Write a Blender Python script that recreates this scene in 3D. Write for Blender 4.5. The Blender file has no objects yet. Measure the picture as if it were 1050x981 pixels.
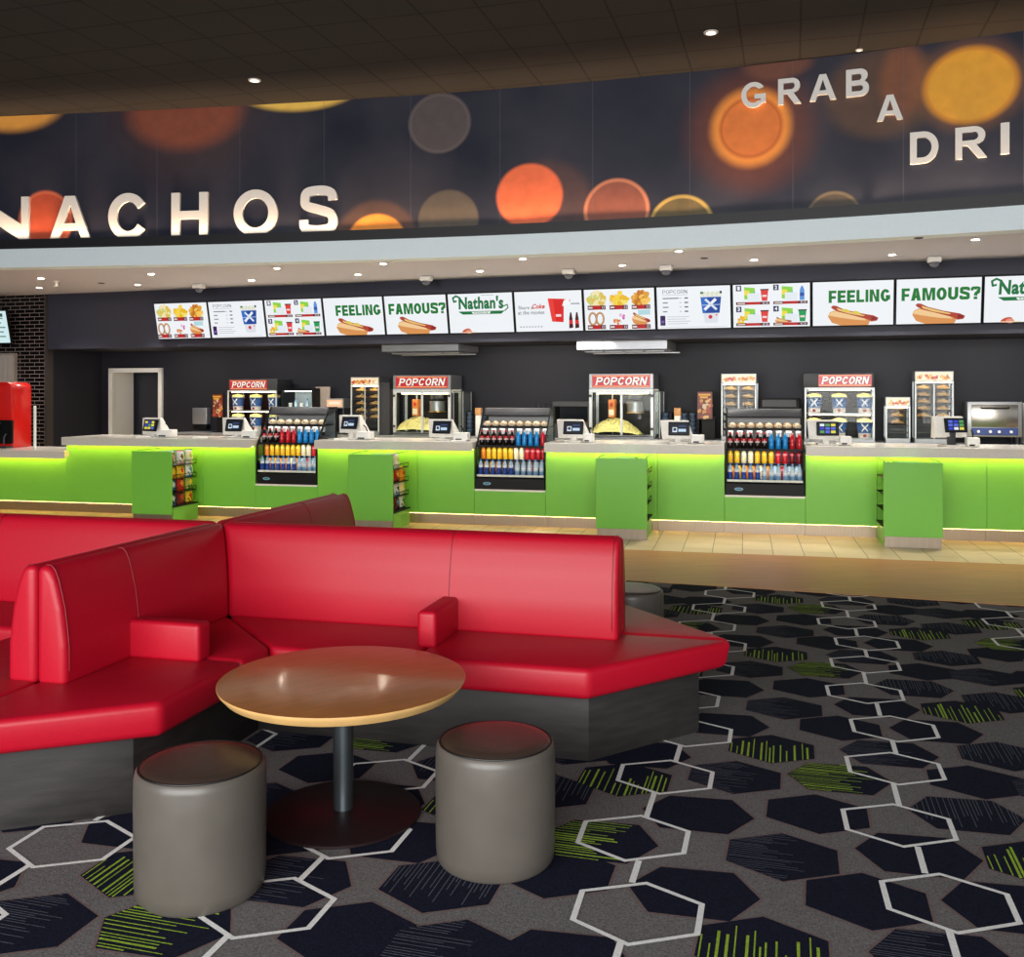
import bpy, bmesh, math, random
import numpy as np
from mathutils import Vector, Matrix
random.seed(7)
SC = bpy.context.scene
COL = SC.collection
PI = math.pi
R = math.radians
CAMH, HOR, FOC = 1.65, 402.0, 1000.0

# ------------------------------------------------------------------ colour
def lin(c):
    out = []
    for x in c[:3]:
        x = x / 255.0
        out.append(x / 12.92 if x <= 0.04045 else ((x + 0.055) / 1.055) ** 2.4)
    return (out[0], out[1], out[2], 1.0)

# ------------------------------------------------------------------ materials
MATS = {}
def new_mat(name):
    m = bpy.data.materials.new(name); m.use_nodes = True
    nt = m.node_tree
    b = nt.nodes['Principled BSDF']
    return m, nt, b

def mat(name, col, rough=0.5, metal=0.0, var=0.06, scale=30.0, bump=0.0, bscale=200.0, emit=None, estr=0.0, coat=0.0, stretch=None, spec=0.5, detail=3.0):
    if name in MATS: return MATS[name]
    m, nt, b = new_mat(name)
    N, L = nt.nodes, nt.links
    tc = N.new('ShaderNodeTexCoord')
    vec = tc.outputs['Object']
    if stretch:
        mp = N.new('ShaderNodeMapping'); mp.inputs['Scale'].default_value = stretch
        L.new(vec, mp.inputs['Vector']); vec = mp.outputs['Vector']
    nz = N.new('ShaderNodeTexNoise'); nz.inputs['Scale'].default_value = scale; nz.inputs['Detail'].default_value = detail
    L.new(vec, nz.inputs['Vector'])
    c = lin(col)
    mx = N.new('ShaderNodeMix'); mx.data_type = 'RGBA'
    mx.inputs[6].default_value = tuple(max(0, x * (1 - var * 2)) for x in c[:3]) + (1,)
    mx.inputs[7].default_value = tuple(min(1, x * (1 + var * 2)) for x in c[:3]) + (1,)
    L.new(nz.outputs['Fac'], mx.inputs[0])
    L.new(mx.outputs[2], b.inputs['Base Color'])
    b.inputs['Roughness'].default_value = rough
    b.inputs['Metallic'].default_value = metal
    b.inputs['Specular IOR Level'].default_value = spec
    if coat: b.inputs['Coat Weight'].default_value = coat; b.inputs['Coat Roughness'].default_value = 0.11
    if bump:
        n2 = N.new('ShaderNodeTexNoise'); n2.inputs['Scale'].default_value = bscale; n2.inputs['Detail'].default_value = 4
        L.new(vec, n2.inputs['Vector'])
        bp = N.new('ShaderNodeBump'); bp.inputs['Strength'].default_value = bump; bp.inputs['Distance'].default_value = 0.01
        L.new(n2.outputs['Fac'], bp.inputs['Height']); L.new(bp.outputs['Normal'], b.inputs['Normal'])
    if emit:
        b.inputs['Emission Color'].default_value = lin(emit); b.inputs['Emission Strength'].default_value = estr
    MATS[name] = m
    return m

def mat_attr(name, rough=0.5, emis=0.0):
    if name in MATS: return MATS[name]
    m, nt, b = new_mat(name)
    a = nt.nodes.new('ShaderNodeAttribute'); a.attribute_name = 'Col'
    if emis > 0:
        b.inputs['Base Color'].default_value = (0.01, 0.01, 0.01, 1)
        nt.links.new(a.outputs['Color'], b.inputs['Emission Color']); b.inputs['Emission Strength'].default_value = emis
    else:
        nz = nt.nodes.new('ShaderNodeTexNoise'); nz.inputs['Scale'].default_value = 60
        mr = nt.nodes.new('ShaderNodeMapRange'); mr.inputs[3].default_value = 0.85; mr.inputs[4].default_value = 1.15
        nt.links.new(nz.outputs['Fac'], mr.inputs[0])
        mx = nt.nodes.new('ShaderNodeVectorMath'); mx.operation = 'SCALE'
        nt.links.new(a.outputs['Color'], mx.inputs[0]); nt.links.new(mr.outputs[0], mx.inputs['Scale'])
        nt.links.new(mx.outputs[0], b.inputs['Base Color'])
    b.inputs['Roughness'].default_value = rough
    MATS[name] = m
    return m

def mat_glass(name, tint=(1, 1, 1, 1), fac=0.10, rough=0.02):
    if name in MATS: return MATS[name]
    m = bpy.data.materials.new(name); m.use_nodes = True
    nt = m.node_tree; nt.nodes.clear()
    o = nt.nodes.new('ShaderNodeOutputMaterial')
    t = nt.nodes.new('ShaderNodeBsdfTransparent'); t.inputs[0].default_value = tint
    g = nt.nodes.new('ShaderNodeBsdfGlossy'); g.inputs['Roughness'].default_value = rough
    lw = nt.nodes.new('ShaderNodeLayerWeight'); lw.inputs['Blend'].default_value = 0.25
    mr = nt.nodes.new('ShaderNodeMapRange'); mr.inputs[3].default_value = fac * 0.5; mr.inputs[4].default_value = min(1, fac * 4)
    nt.links.new(lw.outputs['Fresnel'], mr.inputs[0])
    mx = nt.nodes.new('ShaderNodeMixShader')
    nt.links.new(mr.outputs[0], mx.inputs[0]); nt.links.new(t.outputs[0], mx.inputs[1]); nt.links.new(g.outputs[0], mx.inputs[2])
    nt.links.new(mx.outputs[0], o.inputs[0])
    MATS[name] = m
    return m

def mat_emit(name, col, s):
    return mat(name, col, 0.5, var=0.02, emit=col, estr=s)

# ------------------------------------------------------------------ mesh builder
class B:
    def __init__(s): s.v = []; s.f = []; s.m = []; s.c = []; s.sm = []
    def add(s, vs, fs, m=0, c=None, smooth=False, M=None):
        o = len(s.v)
        for v in vs:
            v = Vector(v)
            s.v.append(M @ v if M else v)
        for i, f in enumerate(fs):
            s.f.append([o + k for k in f]); s.m.append(m); s.sm.append(smooth)
            s.c.append(c[i] if isinstance(c, list) else c)
        return s
    def face(s, pts, m=0, c=None): return s.add(pts, [list(range(len(pts)))], m, c)
    def box(s, x0, x1, y0, y1, z0, z1, m=0, c=None, M=None):
        v = [(x0,y0,z0),(x1,y0,z0),(x1,y1,z0),(x0,y1,z0),(x0,y0,z1),(x1,y0,z1),(x1,y1,z1),(x0,y1,z1)]
        return s.add(v, [(0,3,2,1),(4,5,6,7),(0,1,5,4),(1,2,6,5),(2,3,7,6),(3,0,4,7)], m, c, False, M)
    def bm(s, bm, m=0, c=None, smooth=True, M=None):
        bm.verts.ensure_lookup_table(); bm.verts.index_update()
        s.add([v.co.copy() for v in bm.verts], [[v.index for v in f.verts] for f in bm.faces], m, c, smooth, M)
        bm.free(); return s
    def hull(s, vs, fs, r=0.01, seg=2, m=0, c=None, M=None, sub=0):
        bm = bmesh.new(); bv = [bm.verts.new(v) for v in vs]
        for f in fs: bm.faces.new([bv[i] for i in f])
        bmesh.ops.recalc_face_normals(bm, faces=bm.faces[:])
        if r > 0: bmesh.ops.bevel(bm, geom=bm.edges[:], offset=r, segments=seg, profile=0.5, affect='EDGES', clamp_overlap=True)
        return s.bm(bm, m, c, True, M)
    def rbox(s, x0, x1, y0, y1, z0, z1, r=0.01, seg=2, m=0, c=None, M=None):
        v = [(x0,y0,z0),(x1,y0,z0),(x1,y1,z0),(x0,y1,z0),(x0,y0,z1),(x1,y0,z1),(x1,y1,z1),(x0,y1,z1)]
        return s.hull(v, [(0,3,2,1),(4,5,6,7),(0,1,5,4),(1,2,6,5),(2,3,7,6),(3,0,4,7)], r, seg, m, c, M)
    def prism(s, poly, z0, z1, r=0.0, seg=2, m=0, c=None, M=None):
        n = len(poly)
        v = [(p[0], p[1], z0) for p in poly] + [(p[0], p[1], z1) for p in poly]
        f = [list(range(n))[::-1], list(range(n, 2*n))] + [(i, (i+1) % n, n + (i+1) % n, n + i) for i in range(n)]
        return s.hull(v, f, r, seg, m, c, M)
    def prism_x(s, poly, x0, x1, r=0.0, seg=2, m=0, c=None, M=None):   # profile in (y, z) run along x
        n = len(poly)
        v = [(x0, p[0], p[1]) for p in poly] + [(x1, p[0], p[1]) for p in poly]
        f = [list(range(n)), list(range(n, 2*n))[::-1]] + [(i, (i+1) % n, n + (i+1) % n, n + i) for i in range(n)]
        return s.hull(v, f, r, seg, m, c, M)
    def lathe(s, prof, n=24, cx=0, cy=0, cz=0, m=0, c=None, smooth=True, M=None, sx=1, sy=1):
        vs = []; fs = []; cs = []
        for r, z in prof:
            for i in range(n):
                a = 2 * PI * i / n
                vs.append((cx + r * sx * math.cos(a), cy + r * sy * math.sin(a), cz + z))
        for k in range(len(prof) - 1):
            for i in range(n):
                j = (i + 1) % n
                fs.append((k*n+i, k*n+j, (k+1)*n+j, (k+1)*n+i)); cs.append(c[k] if isinstance(c, list) else c)
        fs.append(list(range(n))[::-1]); cs.append(c[0] if isinstance(c, list) else c)
        fs.append([(len(prof)-1)*n+i for i in range(n)]); cs.append(c[-1] if isinstance(c, list) else c)
        return s.add(vs, fs, m, cs if c is not None else None, smooth, M)
    def ball(s, cx, cy, cz, rx, ry, rz, nu=10, nv=7, m=0, c=None, M=None, jit=0.0):
        prof = []
        bm = bmesh.new(); bmesh.ops.create_uvsphere(bm, u_segments=nu, v_segments=nv, radius=1)
        for v in bm.verts:
            k = 1 + random.uniform(-jit, jit)
            v.co = Vector((cx + v.co.x * rx * k, cy + v.co.y * ry * k, cz + v.co.z * rz * k))
        return s.bm(bm, m, c, True, M)
    def tube(s, pts, r, n=8, m=0, c=None, M=None):
        pts = [Vector(p) for p in pts]; vs = []; fs = []
        for i, p in enumerate(pts):
            t = (pts[min(i+1, len(pts)-1)] - pts[max(i-1, 0)]).normalized()
            a = t.orthogonal().normalized() if i == 0 else (a - t * a.dot(t)).normalized()
            b = t.cross(a)
            for k in range(n):
                q = 2 * PI * k / n
                vs.append(p + a * (r * math.cos(q)) + b * (r * math.sin(q)))
        for i in range(len(pts) - 1):
            for k in range(n):
                fs.append((i*n+k, i*n+(k+1) % n, (i+1)*n+(k+1) % n, (i+1)*n+k))
        fs.append(list(range(n))[::-1]); fs.append([(len(pts)-1)*n+k for k in range(n)])
        return s.add(vs, fs, m, c, True, M)
    def build(s, name, mats, parent=None, loc=None, rotz=0.0, sharp=35):
        me = bpy.data.meshes.new(name)
        me.from_pydata([tuple(v) for v in s.v], [], s.f)
        if not isinstance(mats, (list, tuple)): mats = [mats]
        for m in mats: me.materials.append(m)
        me.polygons.foreach_set('material_index', s.m)
        me.polygons.foreach_set('use_smooth', s.sm)
        if any(c is not None for c in s.c):
            at = me.color_attributes.new('Col', 'FLOAT_COLOR', 'CORNER')
            buf = []
            for p, c in zip(me.polygons, s.c):
                c = lin(c) if c is not None else (0.5, 0.5, 0.5, 1)
                buf += list(c) * p.loop_total
            at.data.foreach_set('color', buf)
        me.update()
        if any(s.sm): me.set_sharp_from_angle(angle=R(sharp))
        o = bpy.data.objects.new(name, me); COL.objects.link(o)
        if loc is not None: o.location = loc
        o.rotation_euler = (0, 0, rotz)
        if parent is not None: o.parent = parent
        return o

def tag(o, label, cat, group=None):
    o['label'] = label; o['category'] = cat
    if group: o['group'] = group
    return o
def struct(o): o['kind'] = 'structure'; return o
def thing(name, label, cat, loc=(0,0,0), rotz=0.0, group=None):
    o = bpy.data.objects.new(name, None); COL.objects.link(o); o.empty_display_size = 0.1
    o.location = loc; o.rotation_euler = (0, 0, rotz)
    return tag(o, label, cat, group)
def dup(root, loc, rotz, label, group=None):
    r = root.copy(); COL.objects.link(r); r.location = loc; r.rotation_euler = (0, 0, rotz); r['label'] = label
    if group: r['group'] = group
    for ch in list(root.children):
        c = ch.copy(); COL.objects.link(c); c.parent = r
        for g in list(ch.children):
            d = g.copy(); COL.objects.link(d); d.parent = c
    return r

ORD = ['first','second','third','fourth','fifth','sixth','seventh','eighth','ninth','tenth','eleventh','twelfth','thirteenth','fourteenth']

# ------------------------------------------------------------------ text shapes
TXT = {}
def text_shape(t, off=0.0, shear=0.0):
    k = (t, off, shear)
    if k in TXT: return TXT[k]
    cu = bpy.data.curves.new('lettering', 'FONT'); cu.body = t; cu.size = 1.0
    cu.offset = off; cu.space_character = 1.0 + max(0.0, off - .02) * 3.2; cu.shear = shear; cu.resolution_u = 4; cu.fill_mode = 'FRONT'; cu.dimensions = '2D'
    ob = bpy.data.objects.new('lettering', cu)
    me = bpy.data.meshes.new_from_object(ob)
    vs = [(v.co.x, v.co.y) for v in me.vertices]; fs = [list(p.vertices) for p in me.polygons]
    # boundary edges, for thickness
    x0 = min(v[0] for v in vs); x1 = max(v[0] for v in vs); y0 = min(v[1] for v in vs); y1 = max(v[1] for v in vs)
    vs = [((v[0]-x0)/(x1-x0), (v[1]-y0)/(y1-y0)) for v in vs]
    asp = (x1-x0)/(y1-y0)
    bpy.data.objects.remove(ob); bpy.data.curves.remove(cu); bpy.data.meshes.remove(me)
    TXT[k] = (vs, fs, asp); return TXT[k]

# flat artwork: layers of coloured shapes in the x-z plane, drawn on a front facing -y
class Art:
    def __init__(s, step=0.0006): s.b = B(); s.k = 0; s.step = step
    def y(s): s.k += 1; return -s.k * s.step
    def poly(s, pts, c, y=None):
        y = s.y() if y is None else y
        s.b.add([(p[0], y, p[1]) for p in pts], [list(range(len(pts)))], 0, c)
    def rect(s, x0, x1, z0, z1, c, y=None): s.poly([(x0,z0),(x1,z0),(x1,z1),(x0,z1)], c, y)
    def ell(s, cx, cz, rx, rz, c, n=14, y=None, rot=0):
        pts = []
        for i in range(n):
            a = 2*PI*i/n; px, pz = rx*math.cos(a), rz*math.sin(a)
            pts.append((cx + px*math.cos(rot) - pz*math.sin(rot), cz + px*math.sin(rot) + pz*math.cos(rot)))
        s.poly(pts, c, y)
    def text(s, t, x0, x1, z0, z1, c, off=0.0, shear=0.0):
        vs, fs, a = text_shape(t, off, shear); y = s.y()
        s.b.add([(x0 + v[0]*(x1-x0), y, z0 + v[1]*(z1-z0)) for v in vs], fs, 0, c)
    def curve(s, pts, w, c):
        y = s.y(); pts = [Vector(p) for p in pts]
        for i in range(len(pts)-1):
            d = (pts[i+1]-pts[i]); n = Vector((-d.y, d.x)).normalized() * (w/2)
            e = d.normalized() * (w*0.25)
            q = [pts[i]-n-e, pts[i+1]-n+e, pts[i+1]+n+e, pts[i]+n-e]
            s.b.add([(p.x, y - 0.00002*i, p.y) for p in q], [(0,1,2,3)], 0, c)

# ------------------------------------------------------------------ bold grotesque capitals, drawn as outlines
def _arc(cx, cy, rx, ry, a0, a1, n=14):
    return [(cx + rx*math.cos(R(a0 + (a1-a0)*i/n)), cy + ry*math.sin(R(a0 + (a1-a0)*i/n))) for i in range(n + 1)]
def _spine(pts, w, asp):
    P = []
    for i in range(len(pts) - 1):
        p0, p1, p2, p3 = pts[max(i-1, 0)], pts[i], pts[i+1], pts[min(i+2, len(pts)-1)]
        for k in range(5):
            t = k/5; P.append(tuple(.5*((2*p1[j]) + (-p0[j]+p2[j])*t + (2*p0[j]-5*p1[j]+4*p2[j]-p3[j])*t*t + (-p0[j]+3*p1[j]-3*p2[j]+p3[j])*t**3) for j in (0, 1)))
    P.append(pts[-1]); P = [Vector((p[0]*asp, p[1])) for p in P]; Lf, Rt = [], []
    for i, p in enumerate(P):
        d = (P[min(i+1, len(P)-1)] - P[max(i-1, 0)]).normalized(); n = Vector((-d.y, d.x))*w/2
        Lf.append(p + n); Rt.append(p - n)
    q = Lf + Rt[::-1]
    return [(v.x/asp, v.y) for v in q]
def glyph_loops(ch, asp, t):        # asp: width over height; t: stroke over height
    x = t/asp; y = t*.92
    if ch == 'I': return [[(0,0),(1,0),(1,1),(0,1)]]
    if ch == 'H': return [[(0,0),(x,0),(x,.5-y/2),(1-x,.5-y/2),(1-x,0),(1,0),(1,1),(1-x,1),(1-x,.5+y/2),(x,.5+y/2),(x,1),(0,1)]]
    if ch == 'N': return [[(0,0),(x*.95,0),(x*.95,.64),(1-x*1.08,0),(1,0),(1,1),(1-x*.95,1),(1-x*.95,.36),(x*1.08,1),(0,1)]]
    if ch == 'E': return [[(0,0),(1,0),(1,y),(x,y),(x,.5-y/2),(.93,.5-y/2),(.93,.5+y/2),(x,.5+y/2),(x,1-y),(1,1-y),(1,1),(0,1)]]
    if ch == 'F': return [[(0,0),(x,0),(x,.44-y/2),(.92,.44-y/2),(.92,.44+y/2),(x,.44+y/2),(x,1-y),(1,1-y),(1,1),(0,1)]]
    if ch == 'L': return [[(0,0),(1,0),(1,y),(x,y),(x,1),(0,1)]]
    if ch == 'M': return [[(0,0),(x*.9,0),(x*.9,.70),(.5-x*.42,0),(.5+x*.42,0),(1-x*.9,.70),(1-x*.9,0),(1,0),(1,1),(1-x*1.3,1),(.5,.36),(x*1.3,1),(0,1)]]
    if ch == 'U': return [[(0,1),(0,.36)] + _arc(.5,.36,.5,.36,180,360) + [(1,1),(1-x,1)] + _arc(.5,.36,.5-x,.36-y,360,180) + [(x,1)]]
    if ch == 'A': return [[(0,0),(x*1.08,0),(x*1.08+.085,.22),(1-x*1.08-.085,.22),(1-x*1.08,0),(1,0),(.5+x*.62,1),(.5-x*.62,1)], [(x*1.08+.145,.22+y*.85),(1-x*1.08-.145,.22+y*.85),(.5,.80)]]
    if ch == 'O': return [_arc(.5,.5,.5,.5,0,358,40), _arc(.5,.5,.5-x,.5-y,0,358,40)]
    if ch == 'C': return [_arc(.5,.5,.5,.5,34,326,34) + _arc(.5,.5,.5-x,.5-y,329,31,34)]
    if ch == 'G': return [_arc(.5,.5,.5,.5,34,318,34) + [(1,.16),(1,.52),(.54,.52),(.54,.52-y),(1-x,.52-y),(1-x,.24)] + _arc(.5,.5,.5-x,.5-y,310,40,32)]
    if ch == 'D': return [[(0,0),(.46,0)] + _arc(.46,.5,.54,.5,-90,90,18) + [(0,1)], [(x,y),(.44,y)] + _arc(.44,.5,.56-x,.5-y,-90,90,16) + [(x,1-y)]]
    if ch == 'P': return [[(0,0),(x,0),(x,.37),(.58,.37)] + _arc(.58,.685,.42,.315,-90,90,14) + [(0,1)], [(x,.37+y),(.56,.37+y)] + _arc(.56,.685,.44-x,.315-y,-90,90,12) + [(x,1-y)]]
    if ch == 'R': return [[(0,0),(x,0),(x,.40),(.40,.40),(1-x*1.15,0),(1.02,0),(.68,.43)] + _arc(.60,.71,.37,.29,-62,90,14) + [(0,1)], [(x,.40+y*.9),(.58,.40+y*.9)] + _arc(.58,.70,.39-x,.30-y*.9,-90,90,12)[1:-1] + [(.58,1-y),(x,1-y)]]
    if ch == 'B': return [[(0,0),(.62,0)] + _arc(.64,.285,.36,.285,-90,62,12) + _arc(.60,.75,.34,.25,-50,90,12) + [(0,1)], [(x,y),(.60,y)] + _arc(.60,.29,.39-x,.29-y,-90,90,10)[1:-1] + [(.60,.58-y),(x,.58-y)][::1], [(x,.58),(.56,.58)] + _arc(.56,.79-y/2,.36-x,.21-y/2,-90,90,10)[1:-1] + [(.56,1-y),(x,1-y)]]
    if ch == 'S': return [_spine([(.99-x/2,.70),(.84,.84),(.66,1-t/2+.005),(.40,1-t/2+.005),(.20,.86),(.04+x/2,.72),(.20,.60),(.50,.52),(.80,.43),(1-x/2,.28),(.82,.14),(.62,t/2-.005),(.38,t/2-.005),(.16,.14),(.01+x/2,.31)], t*.97, asp)]
    if ch == '?': return [_spine([(x/2,.70),(.14,.85),(.40,1-t/2),(.66,1-t/2),(.86,.84),(1-x/2,.72),(.82,.58),(.56,.46),(.5,.28)], t, asp), [(.5-x/2,0),(.5+x/2,0),(.5+x/2,t*.85),(.5-x/2,t*.85)]]
GL = {}
def glyph_shape(ch, asp, t, ext=0.0):
    k = (ch, round(asp, 2), t, ext)
    if k in GL: return GL[k]
    cu = bpy.data.curves.new('outline', 'CURVE'); cu.dimensions = '2D'; cu.fill_mode = 'BOTH' if ext else 'FRONT'; cu.extrude = ext
    for lp in glyph_loops(ch, asp, t):
        sp = cu.splines.new('POLY'); sp.points.add(len(lp) - 1); sp.use_cyclic_u = True
        for p, q in zip(sp.points, lp): p.co = (q[0]*asp, q[1], 0, 1)
    ob = bpy.data.objects.new('outline', cu); me = bpy.data.meshes.new_from_object(ob)
    r = ([tuple(v.co) for v in me.vertices], [list(p.vertices) for p in me.polygons])
    bpy.data.objects.remove(ob); bpy.data.curves.remove(cu); bpy.data.meshes.remove(me)
    GL[k] = r; return r
GW = {'I': .30, 'M': 1.28, 'E': .86, 'F': .82, 'L': .82, '?': .86, 'N': 1.0}
def bold_line(A, word, x0, x1, z0, z1, c, t=.25, gap=.13, shear=0.0):
    ws = [GW.get(ch, 1.0) for ch in word]; tot = sum(ws) + gap*(len(word) - 1); k = (x1 - x0)/tot; x = x0; h = z1 - z0; y = A.y()
    for ch, w in zip(word, ws):
        asp = w*k/h; vs, fs = glyph_shape(ch, asp, min(t, asp*.40))
        A.b.add([(x + v[0]*h + shear*v[1]*h, y, z0 + v[1]*h) for v in vs], fs, 0, c)
        x += (w + gap)*k

# ------------------------------------------------------------------ frames of reference
class Frame:     # a line of wall or counter: s runs to the right along it, d away from the hall
    def __init__(s, Y0, deg):
        s.Y0 = Y0; s.a = R(deg); s.ex = math.cos(s.a); s.ey = -math.sin(s.a); s.nx = math.sin(s.a); s.ny = math.cos(s.a)
        s.rot = -s.a
    def w(s, t, d, z=0): return Vector((t*s.ex + d*s.nx, s.Y0 + t*s.ey + d*s.ny, z))
    def s(s, px, d):
        u = (px - 525) / FOC
        return (u * (s.Y0 + d*s.ny) - d*s.nx) / (s.ex - u*s.ey)
    def z(s, px, py, d):
        p = s.w(s.s(px, d), d); return CAMH - (py - HOR) / FOC * p.y
CF = Frame(12.04, 13.3)      # face of the service counter
WF = Frame(14.65, 17.7)      # wall that carries the menu screens
# ================================================================== camera
cam = bpy.data.cameras.new('camera'); camo = bpy.data.objects.new('camera', cam); COL.objects.link(camo)
camo.location = (0, 0, CAMH); camo.rotation_euler = (PI/2, 0, 0)
cam.sensor_fit = 'HORIZONTAL'; cam.sensor_width = 36.0; cam.lens = 36.0 * FOC / 1050.0
cam.shift_y = (HOR - 490.5) / 1050.0
cam.clip_end = 200
SC.camera = camo
SC.view_settings.view_transform = 'Standard'
SC.view_settings.look = 'None'; SC.view_settings.gamma = 1.0; SC.view_settings.use_curve_mapping = False
SC.view_settings.exposure = 0.0

# ================================================================== floor
M_tile, nt, b = new_mat('beige_floor_tile')
N, L = nt.nodes, nt.links
tc = N.new('ShaderNodeTexCoord'); mp = N.new('ShaderNodeMapping'); mp.inputs['Rotation'].default_value = (0, 0, R(13.3 + 90))
L.new(tc.outputs['Object'], mp.inputs['Vector'])
br = N.new('ShaderNodeTexBrick'); L.new(mp.outputs[0], br.inputs['Vector'])
br.inputs['Color1'].default_value = lin((206, 180, 142)); br.inputs['Color2'].default_value = lin((218, 193, 154)); br.inputs['Mortar'].default_value = lin((120, 98, 66))
br.inputs['Scale'].default_value = 1.0; br.inputs['Mortar Size'].default_value = 0.0045; br.inputs['Brick Width'].default_value = 0.6; br.inputs['Row Height'].default_value = 0.305
L.new(br.outputs['Color'], b.inputs['Base Color']); b.inputs['Roughness'].default_value = 0.42
nz = N.new('ShaderNodeTexNoise'); nz.inputs['Scale'].default_value = 9
bp = N.new('ShaderNodeBump'); bp.inputs['Strength'].default_value = 0.08; L.new(nz.outputs['Fac'], bp.inputs['Height']); L.new(bp.outputs[0], b.inputs['Normal'])

fb = B(); fb.box(-16, 16, -6, 20, -0.1, 0.0)
struct(fb.build('floor_tile', M_tile))

M_timber = mat('timber_floor', (180, 108, 46), 0.42, var=0.26, scale=3.0, stretch=(1.0, 1.0, 1.0), bump=0.03, bscale=20)
nt = M_timber.node_tree
mpn = nt.nodes.new('ShaderNodeMapping'); mpn.inputs['Rotation'].default_value = (0, 0, R(14)); mpn.inputs['Scale'].default_value = (0.6, 14, 1)
tcn = [n for n in nt.nodes if n.type == 'TEX_COORD'][0]
nt.links.new(tcn.outputs['Object'], mpn.inputs['Vector'])
for n in nt.nodes:
    if n.type == 'TEX_NOISE': nt.links.new(mpn.outputs[0], n.inputs['Vector'])

edge = [(-12, 11.0), (-8, 10.55), (-5, 10.05), (-2, 9.38), (0, 8.83), (1.305, 8.42), (2.56, 7.99), (3.945, 7.50), (5.5, 6.9), (8, 5.9), (12, 4.3)]
outer = [(-12, 13.3), (1.17, 10.19), (3.1, 9.74), (4.9, 9.3), (8, 8.5), (12, 7.4)]
def dense(pl, n=6):
    out = []
    for i in range(len(pl) - 1):
        for k in range(n):
            t = k / n
            p0 = pl[max(i-1, 0)]; p1 = pl[i]; p2 = pl[i+1]; p3 = pl[min(i+2, len(pl)-1)]
            out.append(tuple(0.5*((2*p1[j]) + (-p0[j]+p2[j])*t + (2*p0[j]-5*p1[j]+4*p2[j]-p3[j])*t*t + (-p0[j]+3*p1[j]-3*p2[j]+p3[j])*t**3) for j in (0, 1)))
    return out + [pl[-1]]
edge_d = dense(edge)
tb = B(); od = dense(outer, 8)
poly = edge_d + od[::-1]
n = len(poly)
def interp(pl, x):
    for i in range(len(pl) - 1):
        if pl[i][0] <= x <= pl[i+1][0]:
            t = (x - pl[i][0]) / (pl[i+1][0] - pl[i][0]); return pl[i][1] + t * (pl[i+1][1] - pl[i][1])
    return pl[-1][1] if x > 0 else pl[0][1]
xs = [-12 + 0.5 * i for i in range(49)]
for i in range(48):
    a, c = xs[i], xs[i+1]
    y0, y1, y2, y3 = interp(edge_d, a), interp(edge_d, c), interp(od, c), interp(od, a)
    tb.face([(a, y0, 0.006), (c, y1, 0.006), (c, y2, 0.006), (a, y3, 0.006)])
    tb.face([(a, y0, 0.0), (c, y1, 0.0), (c, y1, 0.006), (a, y0, 0.006)])
    tb.face([(c, y2, 0.0), (a, y3, 0.0), (a, y3, 0.006), (c, y2, 0.006)])
struct(tb.build('floor_timber', M_timber))

# ---- patterned carpet: one repeat of the woven hexagons, laid in both directions
UH = Vector((0.272, 0.962)); PH = Vector((0.962, -0.272)); LU = 1.689; PV = (2.06, 0.09)
A_SH = [(141, .203), (75, .185), (11, .212), (-39, .205), (-105, .187), (-171, .211)]
B_SH = [(167, .215), (115, .190), (38, .207), (-12, .215), (-66, .195), (-144, .206)]
W_SH = [(142, .222), (74, .197), (12, .227), (-38, .218), (-106, .200), (-168, .224)]
HEX = [(-.072, 1.29, 'A', 'lv'), (-.218, .904, 'A', 'fh'), (.212, 1.009, 'B', 'lh'), (-.339, .489, 'B', 'n'), (.111, .621, 'A', 'n'), (-.018, .218, 'A', 'fh'),
       (-.30, 1.567, 'B', 'n'), (.247, 1.67, 'A', 'n'), (.693, .056, 'B', 'n'), (.444, 1.371, 'B', 'fh'), (.768, 1.127, 'A', 'n'), (.67, .765, 'B', 'gs'),
       (.448, .36, 'B', 'n'), (.945, 1.48, 'A', 'gs'), (1.10, 1.11, 'A', 'fh'), (.862, .405, 'A', 'lv'), (1.294, 1.67, 'A', 'n'), (1.095, .625, 'A', 'gs'),
       (1.392, .84, 'A', 'lv'), (1.394, .249, 'B', 'lh'), (1.427, 1.151, 'B', 'n')]
WHX = [(.50, .04), (.405, .6), (.45, 1.193), (-.55, .22), (-.505, .825), (-.457, 1.394)]
def M_carpet(name, col, var=0.25):
    return mat(name, col, 0.95, var=var, scale=150, bump=0.4, bscale=300, spec=0.1, detail=2)
CM = [M_carpet('carpet_grey', (108, 105, 105), .42), M_carpet('carpet_navy', (23, 26, 42), .5), M_carpet('carpet_white', (238, 238, 234), .15),
      M_carpet('carpet_lime', (146, 176, 58), .3), M_carpet('carpet_thin_grey', (92, 94, 106), .2), M_carpet('carpet_mauve', (112, 96, 95), .2)]
def pa2w(p, a): return Vector((p * PH.x + a * UH.x, p * PH.y + a * UH.y))
def sh(s): return [Vector((r * math.cos(R(t)), r * math.sin(R(t)))) for t, r in s]
SHP = {'A': sh(A_SH), 'B': sh(B_SH), 'W': sh(W_SH)}
rng = random.Random(3)
STR = {}
def to_pa(v): return Vector((v.dot(PH), v.dot(UH)))
def chord(poly, axis, val):        # where a line of constant poly[axis] enters and leaves
    other = 1 - axis; hit = []
    for i in range(len(poly)):
        p, q = poly[i], poly[(i+1) % len(poly)]
        if (p[axis] - val) * (q[axis] - val) < 0:
            t = (val - p[axis]) / (q[axis] - p[axis]); hit.append(p[other] + t * (q[other] - p[other]))
    return (min(hit), max(hit)) if len(hit) >= 2 else None
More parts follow.
